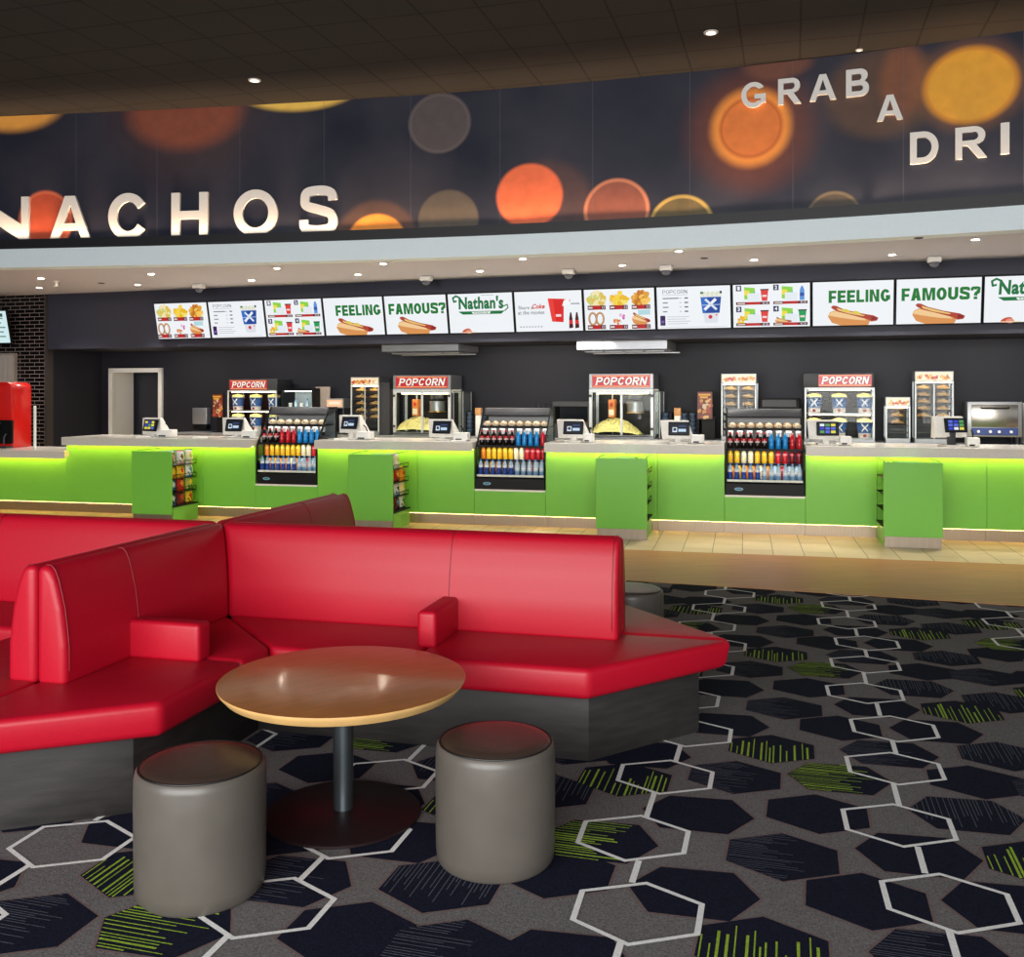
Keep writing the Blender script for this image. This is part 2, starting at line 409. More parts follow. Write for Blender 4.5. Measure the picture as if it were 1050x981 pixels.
def stripes(idx, kind, poly):
    if idx in STR: return STR[idx]
    pp = [to_pa(v) for v in poly]; out = []
    axis = 0 if kind in ('lv', 'gs') else 1
    lo = min(p[axis] for p in pp); hi = max(p[axis] for p in pp)
    x = lo + 0.012
    while x < hi - 0.01:
        ch = chord(pp, axis, x)
        if ch:
            l = ch[1] - ch[0]
            w = rng.choice([.004, .0045, .006, .009]) if kind[0] == 'l' else 0.0028
            f = {'lv': rng.uniform(.35, .95), 'lh': rng.uniform(.35, .9), 'gs': rng.uniform(.4, .95), 'fh': rng.uniform(.3, .75)}[kind]
            if kind in ('lv', 'lh', 'fh'): e0, e1 = ch[0] + .003, ch[0] + l * f
            else: e0, e1 = ch[1] - l * f, ch[1] - .003
            out.append((x, e0, e1, w))
        x += {'lv': rng.uniform(.014, .036), 'lh': rng.uniform(.012, .026), 'gs': rng.uniform(.010, .026), 'fh': rng.uniform(.010, .022)}[kind]
    STR[idx] = (axis, out); return STR[idx]
cb = B()
cp = [(-12, -5.0)] + [(x, interp(edge_d, x) + 0.25) for x in [-12 + i for i in range(25)]] + [(12, -5.0)]
cp = cp[::-1]
cb.face([(p[0], p[1], 0.002) for p in cp], 0)
def inside(v, m=0.0): return -12 < v.x < 12 and v.y < interp(edge_d, v.x) + 0.22 - m
for ku in range(-5, 11):
    for kp in range(-4, 5):
        base = pa2w(kp * PV[0], ku * LU + kp * PV[1])
        if base.y < -1.5 or abs(base.x) > 9: continue
        for i, (p, a, o, st) in enumerate(HEX):
            c = base + pa2w(p, a)
            pl = SHP[o]
            if not inside(c): continue
            if st == 'n' and (i * 7 + ku * 3 + kp) % 9 == 0: pass
            out = [c + v * 1.055 for v in pl]
            cb.face([(v.x, v.y, 0.0021 + .00003*i) for v in out][::-1], 5)
            cb.face([(c.x + v.x, c.y + v.y, 0.0028 + .00003*i) for v in pl][::-1], 1)
            if st != 'n':
                axis, ss = stripes(i, st, pl)
                for x, e0, e1, w in ss:
                    q = [(x - w/2, e0), (x + w/2, e0), (x + w/2, e1), (x - w/2, e1)]
                    if axis == 1: q = [(t[1], t[0]) for t in q][::-1]
                    q = [c + pa2w(*t) for t in q]
                    cb.face([(t.x, t.y, 0.0036) for t in q], 3 if st[0] == 'l' else 4)
        for i, (p, a) in enumerate(WHX):
            c = base + pa2w(p, a)
            if not inside(c, 0.1): continue
            pl = SHP['W']
            for k in range(6):
                v0, v1 = pl[k], pl[(k+1) % 6]
                q = [c + v0, c + v1, c + v1 * 0.905, c + v0 * 0.905]
                cb.face([(t.x, t.y, 0.0042) for t in q][::-1], 2)
            nx = {0: 1, 1: 2, 2: 0, 3: 4, 4: 5, 5: 3}[i]
            pn, an = WHX[nx]
            if an < a: an += LU
            pm = (p + pn) / 2
            q = [(pm - .011, a + .178), (pm + .011, a + .178), (pm + .011, an - .178), (pm - .011, an - .178)]
            q = [base + pa2w(*t) for t in q]
            if inside(q[2], 0.1): cb.face([(t.x, t.y, 0.0045) for t in q], 2)
struct(cb.build('floor_carpet', CM))

# ================================================================== fascia, mural, soffit, ceiling
FX = np.array([-7.13, -4.64, -2.24, 0, 2.05, 3.87, 5.44]); FY = np.array([13.58, 13.25, 12.81, 12.30, 11.74, 11.06, 10.36])
FP = np.polyfit(FX, FY, 3); FD = np.polyder(FP)
def fas(x):
    if x < -7.2: return float(np.polyval(FP, -7.2) + np.polyval(FD, -7.2) * (x + 7.2))
    if x > 5.6: return float(np.polyval(FP, 5.6) + np.polyval(FD, 5.6) * (x - 5.6))
    return float(np.polyval(FP, x))
FXS = [-12 + 0.2 * i for i in range(111)]
FARC = [0.0]
for i in range(110): FARC.append(FARC[-1] + math.hypot(0.2, fas(FXS[i+1]) - fas(FXS[i])))
def fnorm(x):
    d = (fas(x + .01) - fas(x - .01)) / .02
    return Vector((d, -1)).normalized()        # towards the hall
def arc_at(x): return float(np.interp(x, FXS, FARC))
def x_at_px(px, off=0.0):
    u = (px - 525) / FOC; lo, hi = -11.9, 9.9
    for _ in range(50):
        m = (lo + hi) / 2
        if m / (fas(m) + off) < u: lo = m
        else: hi = m
    return lo
ZS, ZB, ZK, ZC = 3.38, 3.64, 3.77, 5.52
def band(name, z0, z1, off, m, thick=0.1, caps=True, uv=False):
    b = B(); me_uv = []
    pts = [Vector((x, fas(x))) + fnorm(x) * off for x in FXS]
    bk = [Vector((x, fas(x))) + fnorm(x) * (off - thick) for x in FXS]
    for i in range(110):
        p, q, r, s = pts[i], pts[i+1], bk[i+1], bk[i]
        b.face([(p.x,p.y,z0),(q.x,q.y,z0),(q.x,q.y,z1),(p.x,p.y,z1)])
        b.face([(s.x,s.y,z0),(s.x,s.y,z1),(r.x,r.y,z1),(r.x,r.y,z0)])
        b.face([(p.x,p.y,z1),(q.x,q.y,z1),(r.x,r.y,z1),(s.x,s.y,z1)])
        b.face([(p.x,p.y,z0),(s.x,s.y,z0),(r.x,r.y,z0),(q.x,q.y,z0)])
    o = b.build(name, m)
    if uv:
        uvl = o.data.uv_layers.new(name='UVMap')
        for poly in o.data.polygons:
            for li in poly.loop_indices:
                v = o.data.vertices[o.data.loops[li].vertex_index].co
                uvl.data[li].uv = (arc_at(v.x), v.z)
    return struct(o)
M_fasc = mat('fascia_paint', (228, 242, 248), 0.6, var=0.02)
M_ledge = mat('ledge_black', (13, 14, 22), 0.5, var=0.05)
band('trim_1', ZS, ZB, 0.0, M_fasc, 0.25)
band('trim_2', ZB, ZK, 0.03, M_ledge, 0.02)
band('trim_4', ZB, ZB + .02, 0.01, M_ledge, 0.12)

# printed mural of out-of-focus lights
M_mural, nt, b = new_mat('printed_mural'); N, L = nt.nodes, nt.links
uv = N.new('ShaderNodeUVMap'); uv.uv_map = 'UVMap'
nz = N.new('ShaderNodeTexNoise'); nz.inputs['Scale'].default_value = 0.9; nz.inputs['Detail'].default_value = 3; L.new(uv.outputs[0], nz.inputs['Vector'])
rp = N.new('ShaderNodeValToRGB'); L.new(nz.outputs['Fac'], rp.inputs[0])
rp.color_ramp.elements[0].position = 0.3; rp.color_ramp.elements[0].color = lin((23, 28, 46))
rp.color_ramp.elements[1].position = 0.75; rp.color_ramp.elements[1].color = lin((56, 56, 68))
cur = rp.outputs['Color']
nz2 = N.new('ShaderNodeTexNoise'); nz2.inputs['Scale'].default_value = 7; nz2.inputs['Detail'].default_value = 4; L.new(uv.outputs[0], nz2.inputs['Vector'])
BOK = [  # cx, cy, rx, ry (photo), colour, softness, strength, ring colour
 (250,150,70,55,(58,56,66),.5,.6,None),(650,120,75,60,(40,42,58),.5,.6,None),(400,190,60,40,(62,58,66),.5,.5,None),(75,180,70,60,(58,56,66),.5,.5,None),
 (187,112,56,38,(178,92,62),.25,.95,None),(185,100,75,80,(80,60,58),.4,.5,None),(10,104,50,28,(250,170,80),.2,1,None),(305,82,66,29,(255,200,95),.12,1,None),
 (43,225,28,31,(192,84,58),.06,.95,(214,110,80)),(450,124,32,31,(92,82,84),.06,.85,(104,94,94)),(385,246,42,42,(104,76,64),.1,.7,None),(385,248,31,30,(244,150,64),.06,1,None),
 (459,224,31,31,(98,88,78),.06,.9,None),(560,205,46,42,(92,64,60),.15,.6,None),(543,199,34,33,(232,112,72),.07,1,None),(633,214,34,33,(142,82,66),.05,.9,(200,128,96)),
 (700,230,34,32,(104,90,56),.05,.9,(188,160,84)),(772,130,62,58,(120,66,50),.35,.7,None),(772,128,41,40,(255,152,66),.16,1,None),(772,128,33,32,(228,126,60),.08,.95,(206,106,48)),
 (800,64,34,14,(124,78,60),.3,.8,None),(910,92,62,46,(96,72,58),.2,.8,None),(930,80,24,36,(150,90,60),.35,.6,None),(1000,84,50,40,(244,170,56),.10,1,(226,150,50)),
 (1000,84,57,46,(150,98,60),.25,.5,None),(858,224,30,30,(78,70,60),.05,.9,(110,98,76))]
BOK[-2], BOK[-3] = BOK[-3], BOK[-2]
for cx, cy, rx, ry, col, soft, st, ring in BOK:
    X = x_at_px(cx); Y = fas(X); cz = CAMH - (cy - HOR) / FOC * Y; cu = arc_at(X)
    xl, xr = x_at_px(cx - rx), x_at_px(cx + rx)
    sx = (arc_at(xr) - arc_at(xl)) / 2; sz = ry / FOC * Y
    sub = N.new('ShaderNodeVectorMath'); sub.operation = 'SUBTRACT'; L.new(uv.outputs[0], sub.inputs[0]); sub.inputs[1].default_value = (cu, cz, 0)
    dv = N.new('ShaderNodeVectorMath'); dv.operation = 'DIVIDE'; L.new(sub.outputs[0], dv.inputs[0]); dv.inputs[1].default_value = (sx, sz, 1)
    ln = N.new('ShaderNodeVectorMath'); ln.operation = 'LENGTH'; L.new(dv.outputs[0], ln.inputs[0])
    mr = N.new('ShaderNodeMapRange'); mr.interpolation_type = 'SMOOTHSTEP'
    mr.inputs[1].default_value = 1 - soft; mr.inputs[2].default_value = 1 + soft; mr.inputs[3].default_value = st; mr.inputs[4].default_value = 0
    L.new(ln.outputs['Value'], mr.inputs[0])
    c = lin(col)
    cm = N.new('ShaderNodeMix'); cm.data_type = 'RGBA'; L.new(nz2.outputs['Fac'], cm.inputs[0])
    cm.inputs[6].default_value = tuple(x * .8 for x in c[:3]) + (1,); cm.inputs[7].default_value = tuple(min(1, x * 1.2) for x in c[:3]) + (1,)
    src = cm.outputs[2]
    if ring:
        m2 = N.new('ShaderNodeMapRange'); m2.interpolation_type = 'SMOOTHSTEP'; m2.inputs[1].default_value = .86; m2.inputs[2].default_value = .93; L.new(ln.outputs['Value'], m2.inputs[0])
        rm = N.new('ShaderNodeMix'); rm.data_type = 'RGBA'; L.new(m2.outputs[0], rm.inputs[0]); L.new(src, rm.inputs[6]); rm.inputs[7].default_value = lin(ring); src = rm.outputs[2]
    mx = N.new('ShaderNodeMix'); mx.data_type = 'RGBA'; L.new(mr.outputs[0], mx.inputs[0]); L.new(cur, mx.inputs[6]); L.new(src, mx.inputs[7]); cur = mx.outputs[2]
# panel seams of the printed vinyl
sp = N.new('ShaderNodeSeparateXYZ'); L.new(uv.outputs[0], sp.inputs[0])
md = N.new('ShaderNodeMath'); md.operation = 'PINGPONG'; md.inputs[1].default_value = 0.6; L.new(sp.outputs[0], md.inputs[0])
lt = N.new('ShaderNodeMath'); lt.operation = 'LESS_THAN'; lt.inputs[1].default_value = 0.006; L.new(md.outputs[0], lt.inputs[0])
sm = N.new('ShaderNodeMath'); sm.operation = 'MULTIPLY'; sm.inputs[1].default_value = 0.25; L.new(lt.outputs[0], sm.inputs[0])
mx = N.new('ShaderNodeMix'); mx.data_type = 'RGBA'; L.new(sm.outputs[0], mx.inputs[0]); L.new(cur, mx.inputs[6]); mx.inputs[7].default_value = lin((100, 100, 110))
L.new(mx.outputs[2], b.inputs['Base Color']); b.inputs['Roughness'].default_value = 0.45; b.inputs['Specular IOR Level'].default_value = 0.25
band('wall_mural', ZK - 0.13, ZC, -0.10, M_mural, 0.1, uv=True)

# letters on the mural
M_letter = mat('letter_white', (226, 224, 220), 0.5, var=0.02)
WORDS = [('NACHOS', [('N', -27, 31, 202.5, 246.5), ('A', 52, 94, 201, 246), ('C', 112, 152.5, 198, 246), ('H', 176.5, 213.5, 197.5, 243.5), ('O', 240, 284.5, 194.5, 242.5), ('S', 306.5, 346, 191, 240.5)]),
         ('GRAB', [('G', 757, 782, 84.5, 110.5), ('R', 794.5, 817.5, 80.5, 107), ('A', 826.5, 853.5, 76.5, 103), ('B', 863.5, 887, 71, 99)]),
         ('single A below GRAB', [('A', 895, 921.5, 97.5, 123.5)]),
         ('DRINK', [('D', 928.5, 957.5, 135, 167.5), ('R', 974.5, 1006, 130, 162.5), ('I', 1020.5, 1029.5, 126, 158), ('N', 1048, 1078, 120, 155)])]
for wd, ls in WORDS:
    for k, (ch, a, c, y0, y1) in enumerate(ls):
        xa, xc = x_at_px(a, .12), x_at_px(c, .12)
        pa_, pc = Vector((xa, fas(xa))) + fnorm(xa) * -0.08, Vector((xc, fas(xc))) + fnorm(xc) * -0.08
        # slight tilt along the wall: letters rise towards the right as printed
        Ym = (pa_.y + pc.y) / 2; z0 = CAMH - (y1 - HOR) / FOC * Ym; z1 = CAMH - (y0 - HOR) / FOC * Ym
        d = (pc - pa_); W = d.length; ang = math.atan2(d.y, d.x)
        H_ = z1 - z0
        vs, fs = glyph_shape(ch, W/H_, .20, .019/H_)
        bb = B(); bb.add([(v[0]*H_, v[2]*H_, v[1]*H_) for v in vs], fs, 0)
        o = bb.build('wall_letter', M_letter, None, (pa_.x, pa_.y, z0), ang)
        lab = ('white raised letter %s, %s letter of the word NACHOS on the mural' % (ch, ORD[k])) if wd == 'NACHOS' else \
              ('white raised letter %s, %s letter of the word GRAB on the mural' % (ch, ORD[k])) if wd == 'GRAB' else \
              ('white raised letter %s standing alone below the word GRAB' % ch) if wd[0] == 's' else \
              ('large white raised letter %s, %s letter of the cut-off word at the right edge' % (ch, ORD[k]))
        tag(o, lab, 'letter', 'white letters on the mural')

# soffit
sb = B()
def wall_y(x, d=0.0): # depth of the menu wall at x
    t = (x - d * WF.nx) / WF.ex; return WF.w(t, d).y
for i in range(110):
    a, c = FXS[i], FXS[i+1]
    p, q = (a, fas(a)), (c, fas(c)); r, s_ = (c, wall_y(c) + .1), (a, wall_y(a) + .1)
    if r[1] < q[1] + .05: continue
    sb.face([(p[0],p[1],ZS+.002),(s_[0],s_[1],ZS+.002),(r[0],r[1],ZS+.002),(q[0],q[1],ZS+.002)])
    sb.face([(p[0],p[1],ZS+.1),(q[0],q[1],ZS+.1),(r[0],r[1],ZS+.1),(s_[0],s_[1],ZS+.1)])
struct(sb.build('ceiling_soffit', mat('soffit_paint', (200, 201, 216), 0.7, var=0.02)))

# main ceiling of dark 600 mm tiles
M_ceil, nt, b = new_mat('ceiling_tile'); N, L = nt.nodes, nt.links
tc = N.new('ShaderNodeTexCoord'); sp = N.new('ShaderNodeSeparateXYZ'); L.new(tc.outputs['Object'], sp.inputs[0])
ms = []
for k in (0, 1):
    pp = N.new('ShaderNodeMath'); pp.operation = 'PINGPONG'; pp.inputs[1].default_value = 0.312; L.new(sp.outputs[k], pp.inputs[0])
    lt = N.new('ShaderNodeMath'); lt.operation = 'LESS_THAN'; lt.inputs[1].default_value = 0.011; L.new(pp.outputs[0], lt.inputs[0]); ms.append(lt)
mxm = N.new('ShaderNodeMath'); mxm.operation = 'MAXIMUM'; L.new(ms[0].outputs[0], mxm.inputs[0]); L.new(ms[1].outputs[0], mxm.inputs[1])
nz = N.new('ShaderNodeTexNoise'); nz.inputs['Scale'].default_value = 60; L.new(tc.outputs['Object'], nz.inputs['Vector'])
r0 = N.new('ShaderNodeMix'); r0.data_type = 'RGBA'; L.new(nz.outputs['Fac'], r0.inputs[0]); r0.inputs[6].default_value = lin((38, 35, 34)); r0.inputs[7].default_value = lin((50, 46, 44))
r1 = N.new('ShaderNodeMix'); r1.data_type = 'RGBA'; L.new(mxm.outputs[0], r1.inputs[0]); L.new(r0.outputs[2], r1.inputs[6]); r1.inputs[7].default_value = lin((12, 11, 11))
L.new(r1.outputs[2], b.inputs['Base Color']); b.inputs['Roughness'].default_value = 0.9
cl = B(); cl.box(-16, 16, -14, 8, 0, 0.1)
ca = R(-16.0)
lx = (552 - 525) / FOC * 9.63
co = cl.build('ceiling', M_ceil, None, (lx, 9.63, ZC), ca); struct(co)

# dark walls behind the counter
M_dark = mat('wall_dark_paint', (23, 23, 34), 0.6, var=0.04, bump=0.05)
M_dark2 = mat('bulkhead_paint', (46, 48, 63), 0.6, var=0.04)
sL = WF.s(48, 0.0)
bk = B(); bk.box(sL, 12, 0.0, 0.12, 2.41, ZS + .1)
struct(bk.build('wall_bulkhead', M_dark2, None, (0, WF.Y0, 0), WF.rot))
sD0, sD1 = WF.s(113.5, 1.38), WF.s(167, 1.38)
zD = WF.z(140, 378, 1.38)
rb = B(); rb.box(sL - .2, sD0, 1.38, 1.5, 0, 2.6); rb.box(sD1, 12.5, 1.38, 1.5, 0, 2.6); rb.box(sD0, sD1, 1.38, 1.5, zD, 2.6)
struct(rb.build('wall_back', M_dark, None, (0, WF.Y0, 0), WF.rot))
rl = B(); rl.box(sL - .14, sL, 0.12, 1.38, 0, 2.6)
struct(rl.build('wall_left', M_dark, None, (0, WF.Y0, 0), WF.rot))
rc = B(); rc.box(sL - .2, 12.5, 0.12, 1.5, 2.41, 2.5)
struct(rc.build('ceiling_recess', M_dark, None, (0, WF.Y0, 0), WF.rot))
# door opening: white lining, then a passage with a darker door beyond
M_wht = mat('white_gloss_paint', (236, 234, 230), 0.4, var=0.03)
df = B(); t = .07
df.box(sD0 - .01, sD0 + t, 1.33, 1.39, 0, zD); df.box(sD1 - t, sD1 + .01, 1.33, 1.39, 0, zD); df.box(sD0 - .01, sD1 + .01, 1.33, 1.39, zD - t, zD + .01)
df.box(sD0 + .0, sD0 + .02, 1.39, 2.0, 0, zD - .02); df.box(sD1 - .02, sD1, 1.39, 2.0, 0, zD - .02); df.box(sD0, sD1, 1.39, 2.0, zD - .04, zD - .02)
d1 = struct(df.build('door_1', M_wht, None, (0, WF.Y0, 0), WF.rot))
dl = B(); dl.box(sD0 + .30, sD1 - .03, 2.02, 2.06, 0.0, zD - .12)
dl.box(sD0 - .4, sD1 + .6, 2.10, 2.2, 0, 2.6)
dl.box(sD0 + .42, sD1 - .12, 2.0, 2.02, .05, zD - .28)
dl.build('door_leaf', mat('dark_door', (44, 46, 56), 0.45), d1)

# side walls of the hall, beyond the frame
M_side = mat('hall_side_paint', (70, 68, 72), 0.7, var=0.03)
for nm, x in (('wall_hall_left', -13.2), ('wall_hall_right', 12.0)):
    q = B(); q.box(x, x + .15, .5, 22, 0, ZC); struct(q.build(nm, M_side))
# black glazed brick wall at the far left
M_brick, nt, b = new_mat('black_glazed_brick'); N, L = nt.nodes, nt.links
tc = N.new('ShaderNodeTexCoord'); mp = N.new('ShaderNodeMapping'); mp.inputs['Rotation'].default_value = (R(90), 0, 0)
L.new(tc.outputs['Object'], mp.inputs['Vector'])
br = N.new('ShaderNodeTexBrick'); L.new(mp.outputs[0], br.inputs['Vector'])
br.inputs['Color1'].default_value = lin((10, 9, 11)); br.inputs['Color2'].default_value = lin((22, 19, 22)); br.inputs['Mortar'].default_value = lin((128, 116, 112))
br.inputs['Scale'].default_value = 1; br.inputs['Brick Width'].default_value = .215; br.inputs['Row Height'].default_value = .068; br.inputs['Mortar Size'].default_value = .006
L.new(br.outputs['Color'], b.inputs['Base Color']); b.inputs['Roughness'].default_value = 0.12; b.inputs['Specular IOR Level'].default_value = 0.25
bb = B(); bb.box(-12.5, sL, 0.0, 0.12, 0, ZS + .1)
struct(bb.build('wall_brick', M_brick, None, (0, WF.Y0, 0), WF.rot))
tr = B(); tr.box(sL - .04, sL + .02, -0.015, 0.13, 0, ZS - .02)
struct(tr.build('trim_3', mat('brick_corner', (60, 54, 52), 0.3), None, (0, WF.Y0, 0), WF.rot))

# ================================================================== banquette
M_red = mat('red_vinyl', (174, 9, 36), 0.43, var=0.05, scale=60, bump=0.06, bscale=260, spec=0.38)
M_seam = mat('red_seam', (128, 8, 26), 0.5)
M_plinth = mat('smoked_oak_laminate', (37, 33, 33), 0.6, var=0.4, scale=6, stretch=(1, 1, 6), bump=0.05, bscale=30)
C0 = Vector((-1.52, 5.24)); ee = Vector((.9681, -.2504)); nn = Vector((-.2504, -.9681))
O = C0 - ee * .14 - nn * .14
sofa = thing('banquette_sofa', 'large red vinyl cross-shaped banquette on dark wood plinth behind round table', 'sofa', (O.x, O.y, 0))
ARM = {}   # direction -> (back end, seat corner, tip)
ARM['E'] = (2.24, 2.185, 2.785); ARM['S'] = (1.416, 1.523, 2.02); ARM['W'] = (2.24, 2.185, 2.72); ARM['N'] = (1.585, 1.70, 2.2)
DIR = {'E': ee, 'W': -ee, 'S': nn, 'N': -nn}
SW, SZ0, SZ1 = .67, .315, .452
def quad(d1, d2, splits):
    v1, v2 = DIR[d1], DIR[d2]
    M = Matrix(((v1.x, v2.x, 0, 0), (v1.y, v2.y, 0, 0), (0, 0, 1, 0), (0, 0, 0, 1)))
    Ms = Matrix(((v2.x, v1.x, 0, 0), (v2.y, v1.y, 0, 0), (0, 0, 1, 0), (0, 0, 0, 1)))
    g = .002
    for (dd, MM) in ((d1, M), (d2, Ms)):
        Lb, Ls, Lt = ARM[dd]; sp = splits.get(dd)
        q0 = .125
        # seat pads
        if sp:
            pads = [[(q0 + g, q0), (sp - g, q0), (sp - g, SW), (SW + g, SW)], [(sp + g, q0), (Lb - .03, q0), (Lb - .03, g), (Lt, g), (Ls, SW), (sp + g, SW)]]
        else:
            pads = [[(q0 + g, q0), (Lb - .03, q0), (Lb - .03, g), (Lt, g), (Ls, SW), (SW + g, SW)]]
        for pd in pads:
            n = len(pd); low = [(p[0] - (.035 if p[0] > Lt - .01 else 0), p[1]) for p in pd]
            b = B(); b.hull([(*p, SZ0) for p in low] + [(*p, SZ1) for p in pd], [list(range(n))[::-1], list(range(n, 2*n))] + [(i, (i+1) % n, n + (i+1) % n, n + i) for i in range(n)], .03, 4, M=MM); b.build('seat_pad', M_red, sofa)
        # plinth under the pads
        pl = [(.02, .02), (Lt - .17, .02), (Ls - .02, SW - .14), (SW - .14, SW - .14)]
        b = B(); b.prism(pl, 0.0, SZ0 + .01, .002, 1, M=MM); b.build('plinth', M_plinth, sofa)
        # back cushions
        zb, zt = SZ1 - .02, .93
        prof = [(.003, zb), (.142, zb), (.141, .60), (.122, .75), (.092, .87), (.062, zt), (.003, zt)]
        n = len(prof)
        vs = [(q + .001, q, z) for q, z in prof] + [(Lb, q, z) for q, z in prof]
        fs = [list(range(n)), list(range(n, 2*n))[::-1]] + [(i, (i+1) % n, n + (i+1) % n, n + i) for i in range(n)]
        b = B(); b.hull(vs, fs, .03, 5, M=MM); bc = b.build('back_cushion', M_red, sofa, sharp=50)
        path = [(.13, .475), (.1425, .50), (.1415, .60), (.1335, .67), (.1225, .75), (.108, .81), (.092, .87), (.074, .912), (.055, .9305), (.03, .9315)]
        for c_ in ([sp] if sp else []) + [Lb - .030]:
            b = B(); b.tube([(c_, q, z) for q, z in path], .0024, 6, M=MM); b.build('stitched_seam', M_seam, bc)
    return M, Ms
M1, M2 = quad('E', 'S', {'E': 1.38, 'S': .92})
quad('W', 'S', {'W': 1.38}); quad('W', 'N', {}); quad('E', 'N', {'N': .92})
b = B(); b.rbox(1.335, 1.43, .10, .49, SZ1 - .01, .617, .022, 4, M=M1); b.build('armrest', M_red, sofa)
b = B(); b.rbox(.88, .985, .10, .49, SZ1 - .01, .617, .022, 4, M=M2); b.build('armrest', M_red, sofa)

# ================================================================== stools and table
M_stool = mat('taupe_vinyl', (88, 83, 77), 0.38, var=0.10, scale=7, bump=0.25, bscale=7, spec=0.5)
M_stool_top = mat('taupe_vinyl_reflection', (64, 51, 45), 0.34, var=0.06, scale=20, bump=0.05)  # same vinyl as the body; its brown reflection is put into the colour
M_pipe = mat('black_piping', (16, 15, 16), 0.5)
st0 = thing('stool', 'round taupe vinyl drum stool with black piping, left of the two before the table', 'stool', (-1.035, 3.246, 0.004), 0, 'round drum stools')
b = B(); b.lathe([(.17, 0), (.197, .002), (.207, .014), (.2105, .05), (.211, .15), (.2125, .3), (.211, .385), (.207, .405), (.2005, .413), (.19, .4145)], 56); b.build('body', M_stool, st0)
b = B(); b.tube([(.1975 * math.cos(2*PI*i/48), .1975 * math.sin(2*PI*i/48), .4155) for i in range(49)], .0028, 6); b.build('piping', M_pipe, st0)
b = B(); b.lathe([(.195, .409), (.1935, .4155), (.185, .4195), (.15, .4235), (.08, .4255), (.01, .426)], 56); b.build('top_pad', M_stool_top, st0)
st0['label'] = 'round taupe vinyl drum stool, nearer the red seat, left of the round table'
dup(st0, (-.0588, 3.456, .004), 1.1, 'round taupe vinyl drum stool standing right of the round table')
dup(st0, (.738, 6.12, .004), 2.3, 'grey drum stool half hidden behind the right end of the red banquette')

M_tabletop = mat('oak_veneer', (162, 100, 44), 0.30, var=0.2, scale=3.2, stretch=(2.0, 18, 2.0), bump=0.03, bscale=8, coat=0.4)
M_tedge = mat('oak_edge', (214, 172, 110), 0.4, var=0.10, scale=12)
M_pole = mat('grey_steel_pole', (110, 118, 124), 0.34, metal=0.9, var=0.04)
M_base = mat('dark_steel_base', (38, 24, 26), 0.42, metal=0.3, var=0.08)
tbl = thing('round_table', 'round oak topped table on a dark steel disc base between the stools', 'table', (-.658, 3.806, .004), R(35))
b = B(); b.lathe([(.40, .490), (.450, .494), (.471, .517), (.4765, .528), (.4765, .532)], 72); b.build('edge_band', M_tedge, tbl)
b = B(); b.lathe([(.476, .5305), (.4755, .5325), (.470, .5335), (.2, .5337), (.01, .5337)], 72); b.build('tabletop', M_tabletop, tbl)
b = B(); b.lathe([(.039, .02), (.039, .497)], 28); b.lathe([(.15, .482), (.15, .497)], 28); b.build('pole', M_pole, tbl)
b = B(); b.lathe([(.296, 0), (.301, .004), (.301, .012), (.295, .016), (.06, .024), (.04, .026)], 72); b.build('disc_base', M_base, tbl)
# ================================================================== service counter
M_green = mat('green_laminate', (120, 196, 70), 0.34, var=0.02, scale=8, spec=0.35)
M_top = mat('grey_worktop', (208, 202, 192), 0.22, var=0.04, scale=40, coat=0.2)
M_kick = mat('brushed_steel', (150, 138, 122), 0.34, metal=0.85, var=0.12, scale=9, stretch=(14, 14, .4))
M_steel = mat('stainless_steel', (166, 168, 172), 0.4, metal=0.75, var=0.06, scale=6)
M_frame = mat('bright_frame', (208, 214, 220), 0.4, metal=0.3, var=0.04)
M_dsteel = mat('dark_steel', (62, 63, 67), 0.5, metal=0.3, var=0.06)
M_black = mat('black_plastic', (11, 11, 13), 0.5, var=0.1, spec=0.25)
M_white = mat('white_plastic', (236, 234, 228), 0.4, var=0.03)
M_led = mat_emit('led_strip', (255, 208, 92), 27.0)
M_led2 = mat_emit('led_strip_floor', (255, 206, 136), 19.0)
M_cab_led = mat_emit('cabinet_light', (255, 246, 230), 12.0)
M_glass = mat_glass('clear_glass', (0.97, 0.99, 0.98, 1), 0.016)
M_paint = mat_attr('printed_colour', 0.4)
M_paintg = mat_attr('bottle_colour', 0.18)
M_screen = mat_attr('lit_display', 0.3, 1.0)
PF = -0.06
def cs(px, d=PF): return CF.s(px, d)
ZW0, ZW1 = .925, 1.035
PB = .135      # bottom of green panels
CLOC = (0, CF.Y0, 0)
def cabinet(px0, px1, ztop, label, s0=None, s1=None):
    a = cs(px0) if s0 is None else s0; c = cs(px1) if s1 is None else s1
    t = thing('counter_cabinet', label, 'cabinet', CF.w((a + c) / 2, 0, 0), CF.rot, 'green counter cabinets')
    h = (c - a) / 2 - .0015
    b = B(); b.rbox(-h, h, PF, .55, PB, ztop + (.02 if ztop > .5 else 0), .002, 1); b.build('body', M_green, t)
    b = B(); b.box(-h, h, 0.0, .5, 0.0, PB); b.build('kick_plate', M_kick, t)
    b = B(); b.box(-h, h, -.056, -.046, PB - .002, PB - .0003); b.build('floor_led_strip', M_led2, t)
    if ztop > .5:
        b = B(); b.box(-h, h, -.138, -.118, ztop + .010, ztop + .017); b.build('led_strip', M_led, t)
    return t
cool = [(262, 325.5), (486.5, 559.5), (743, 826)]
LED_ = .43
cabinet(-150, 68, .742, 'low green counter cabinet at far left under the lowered worktop')
cabinet(68, 208, ZW0, 'green counter cabinet right of the low section, behind the leftmost snack stand')
cabinet(208, 262, ZW0, 'narrow green counter cabinet left of the leftmost drinks cooler')
cabinet(262, 325.5, LED_, 'low green panel cabinet below the leftmost drinks cooler')
cabinet(325.5, 428, ZW0, 'green counter cabinet right of the leftmost drinks cooler')
cabinet(428, 486.5, ZW0, 'green counter cabinet left of the middle drinks cooler')
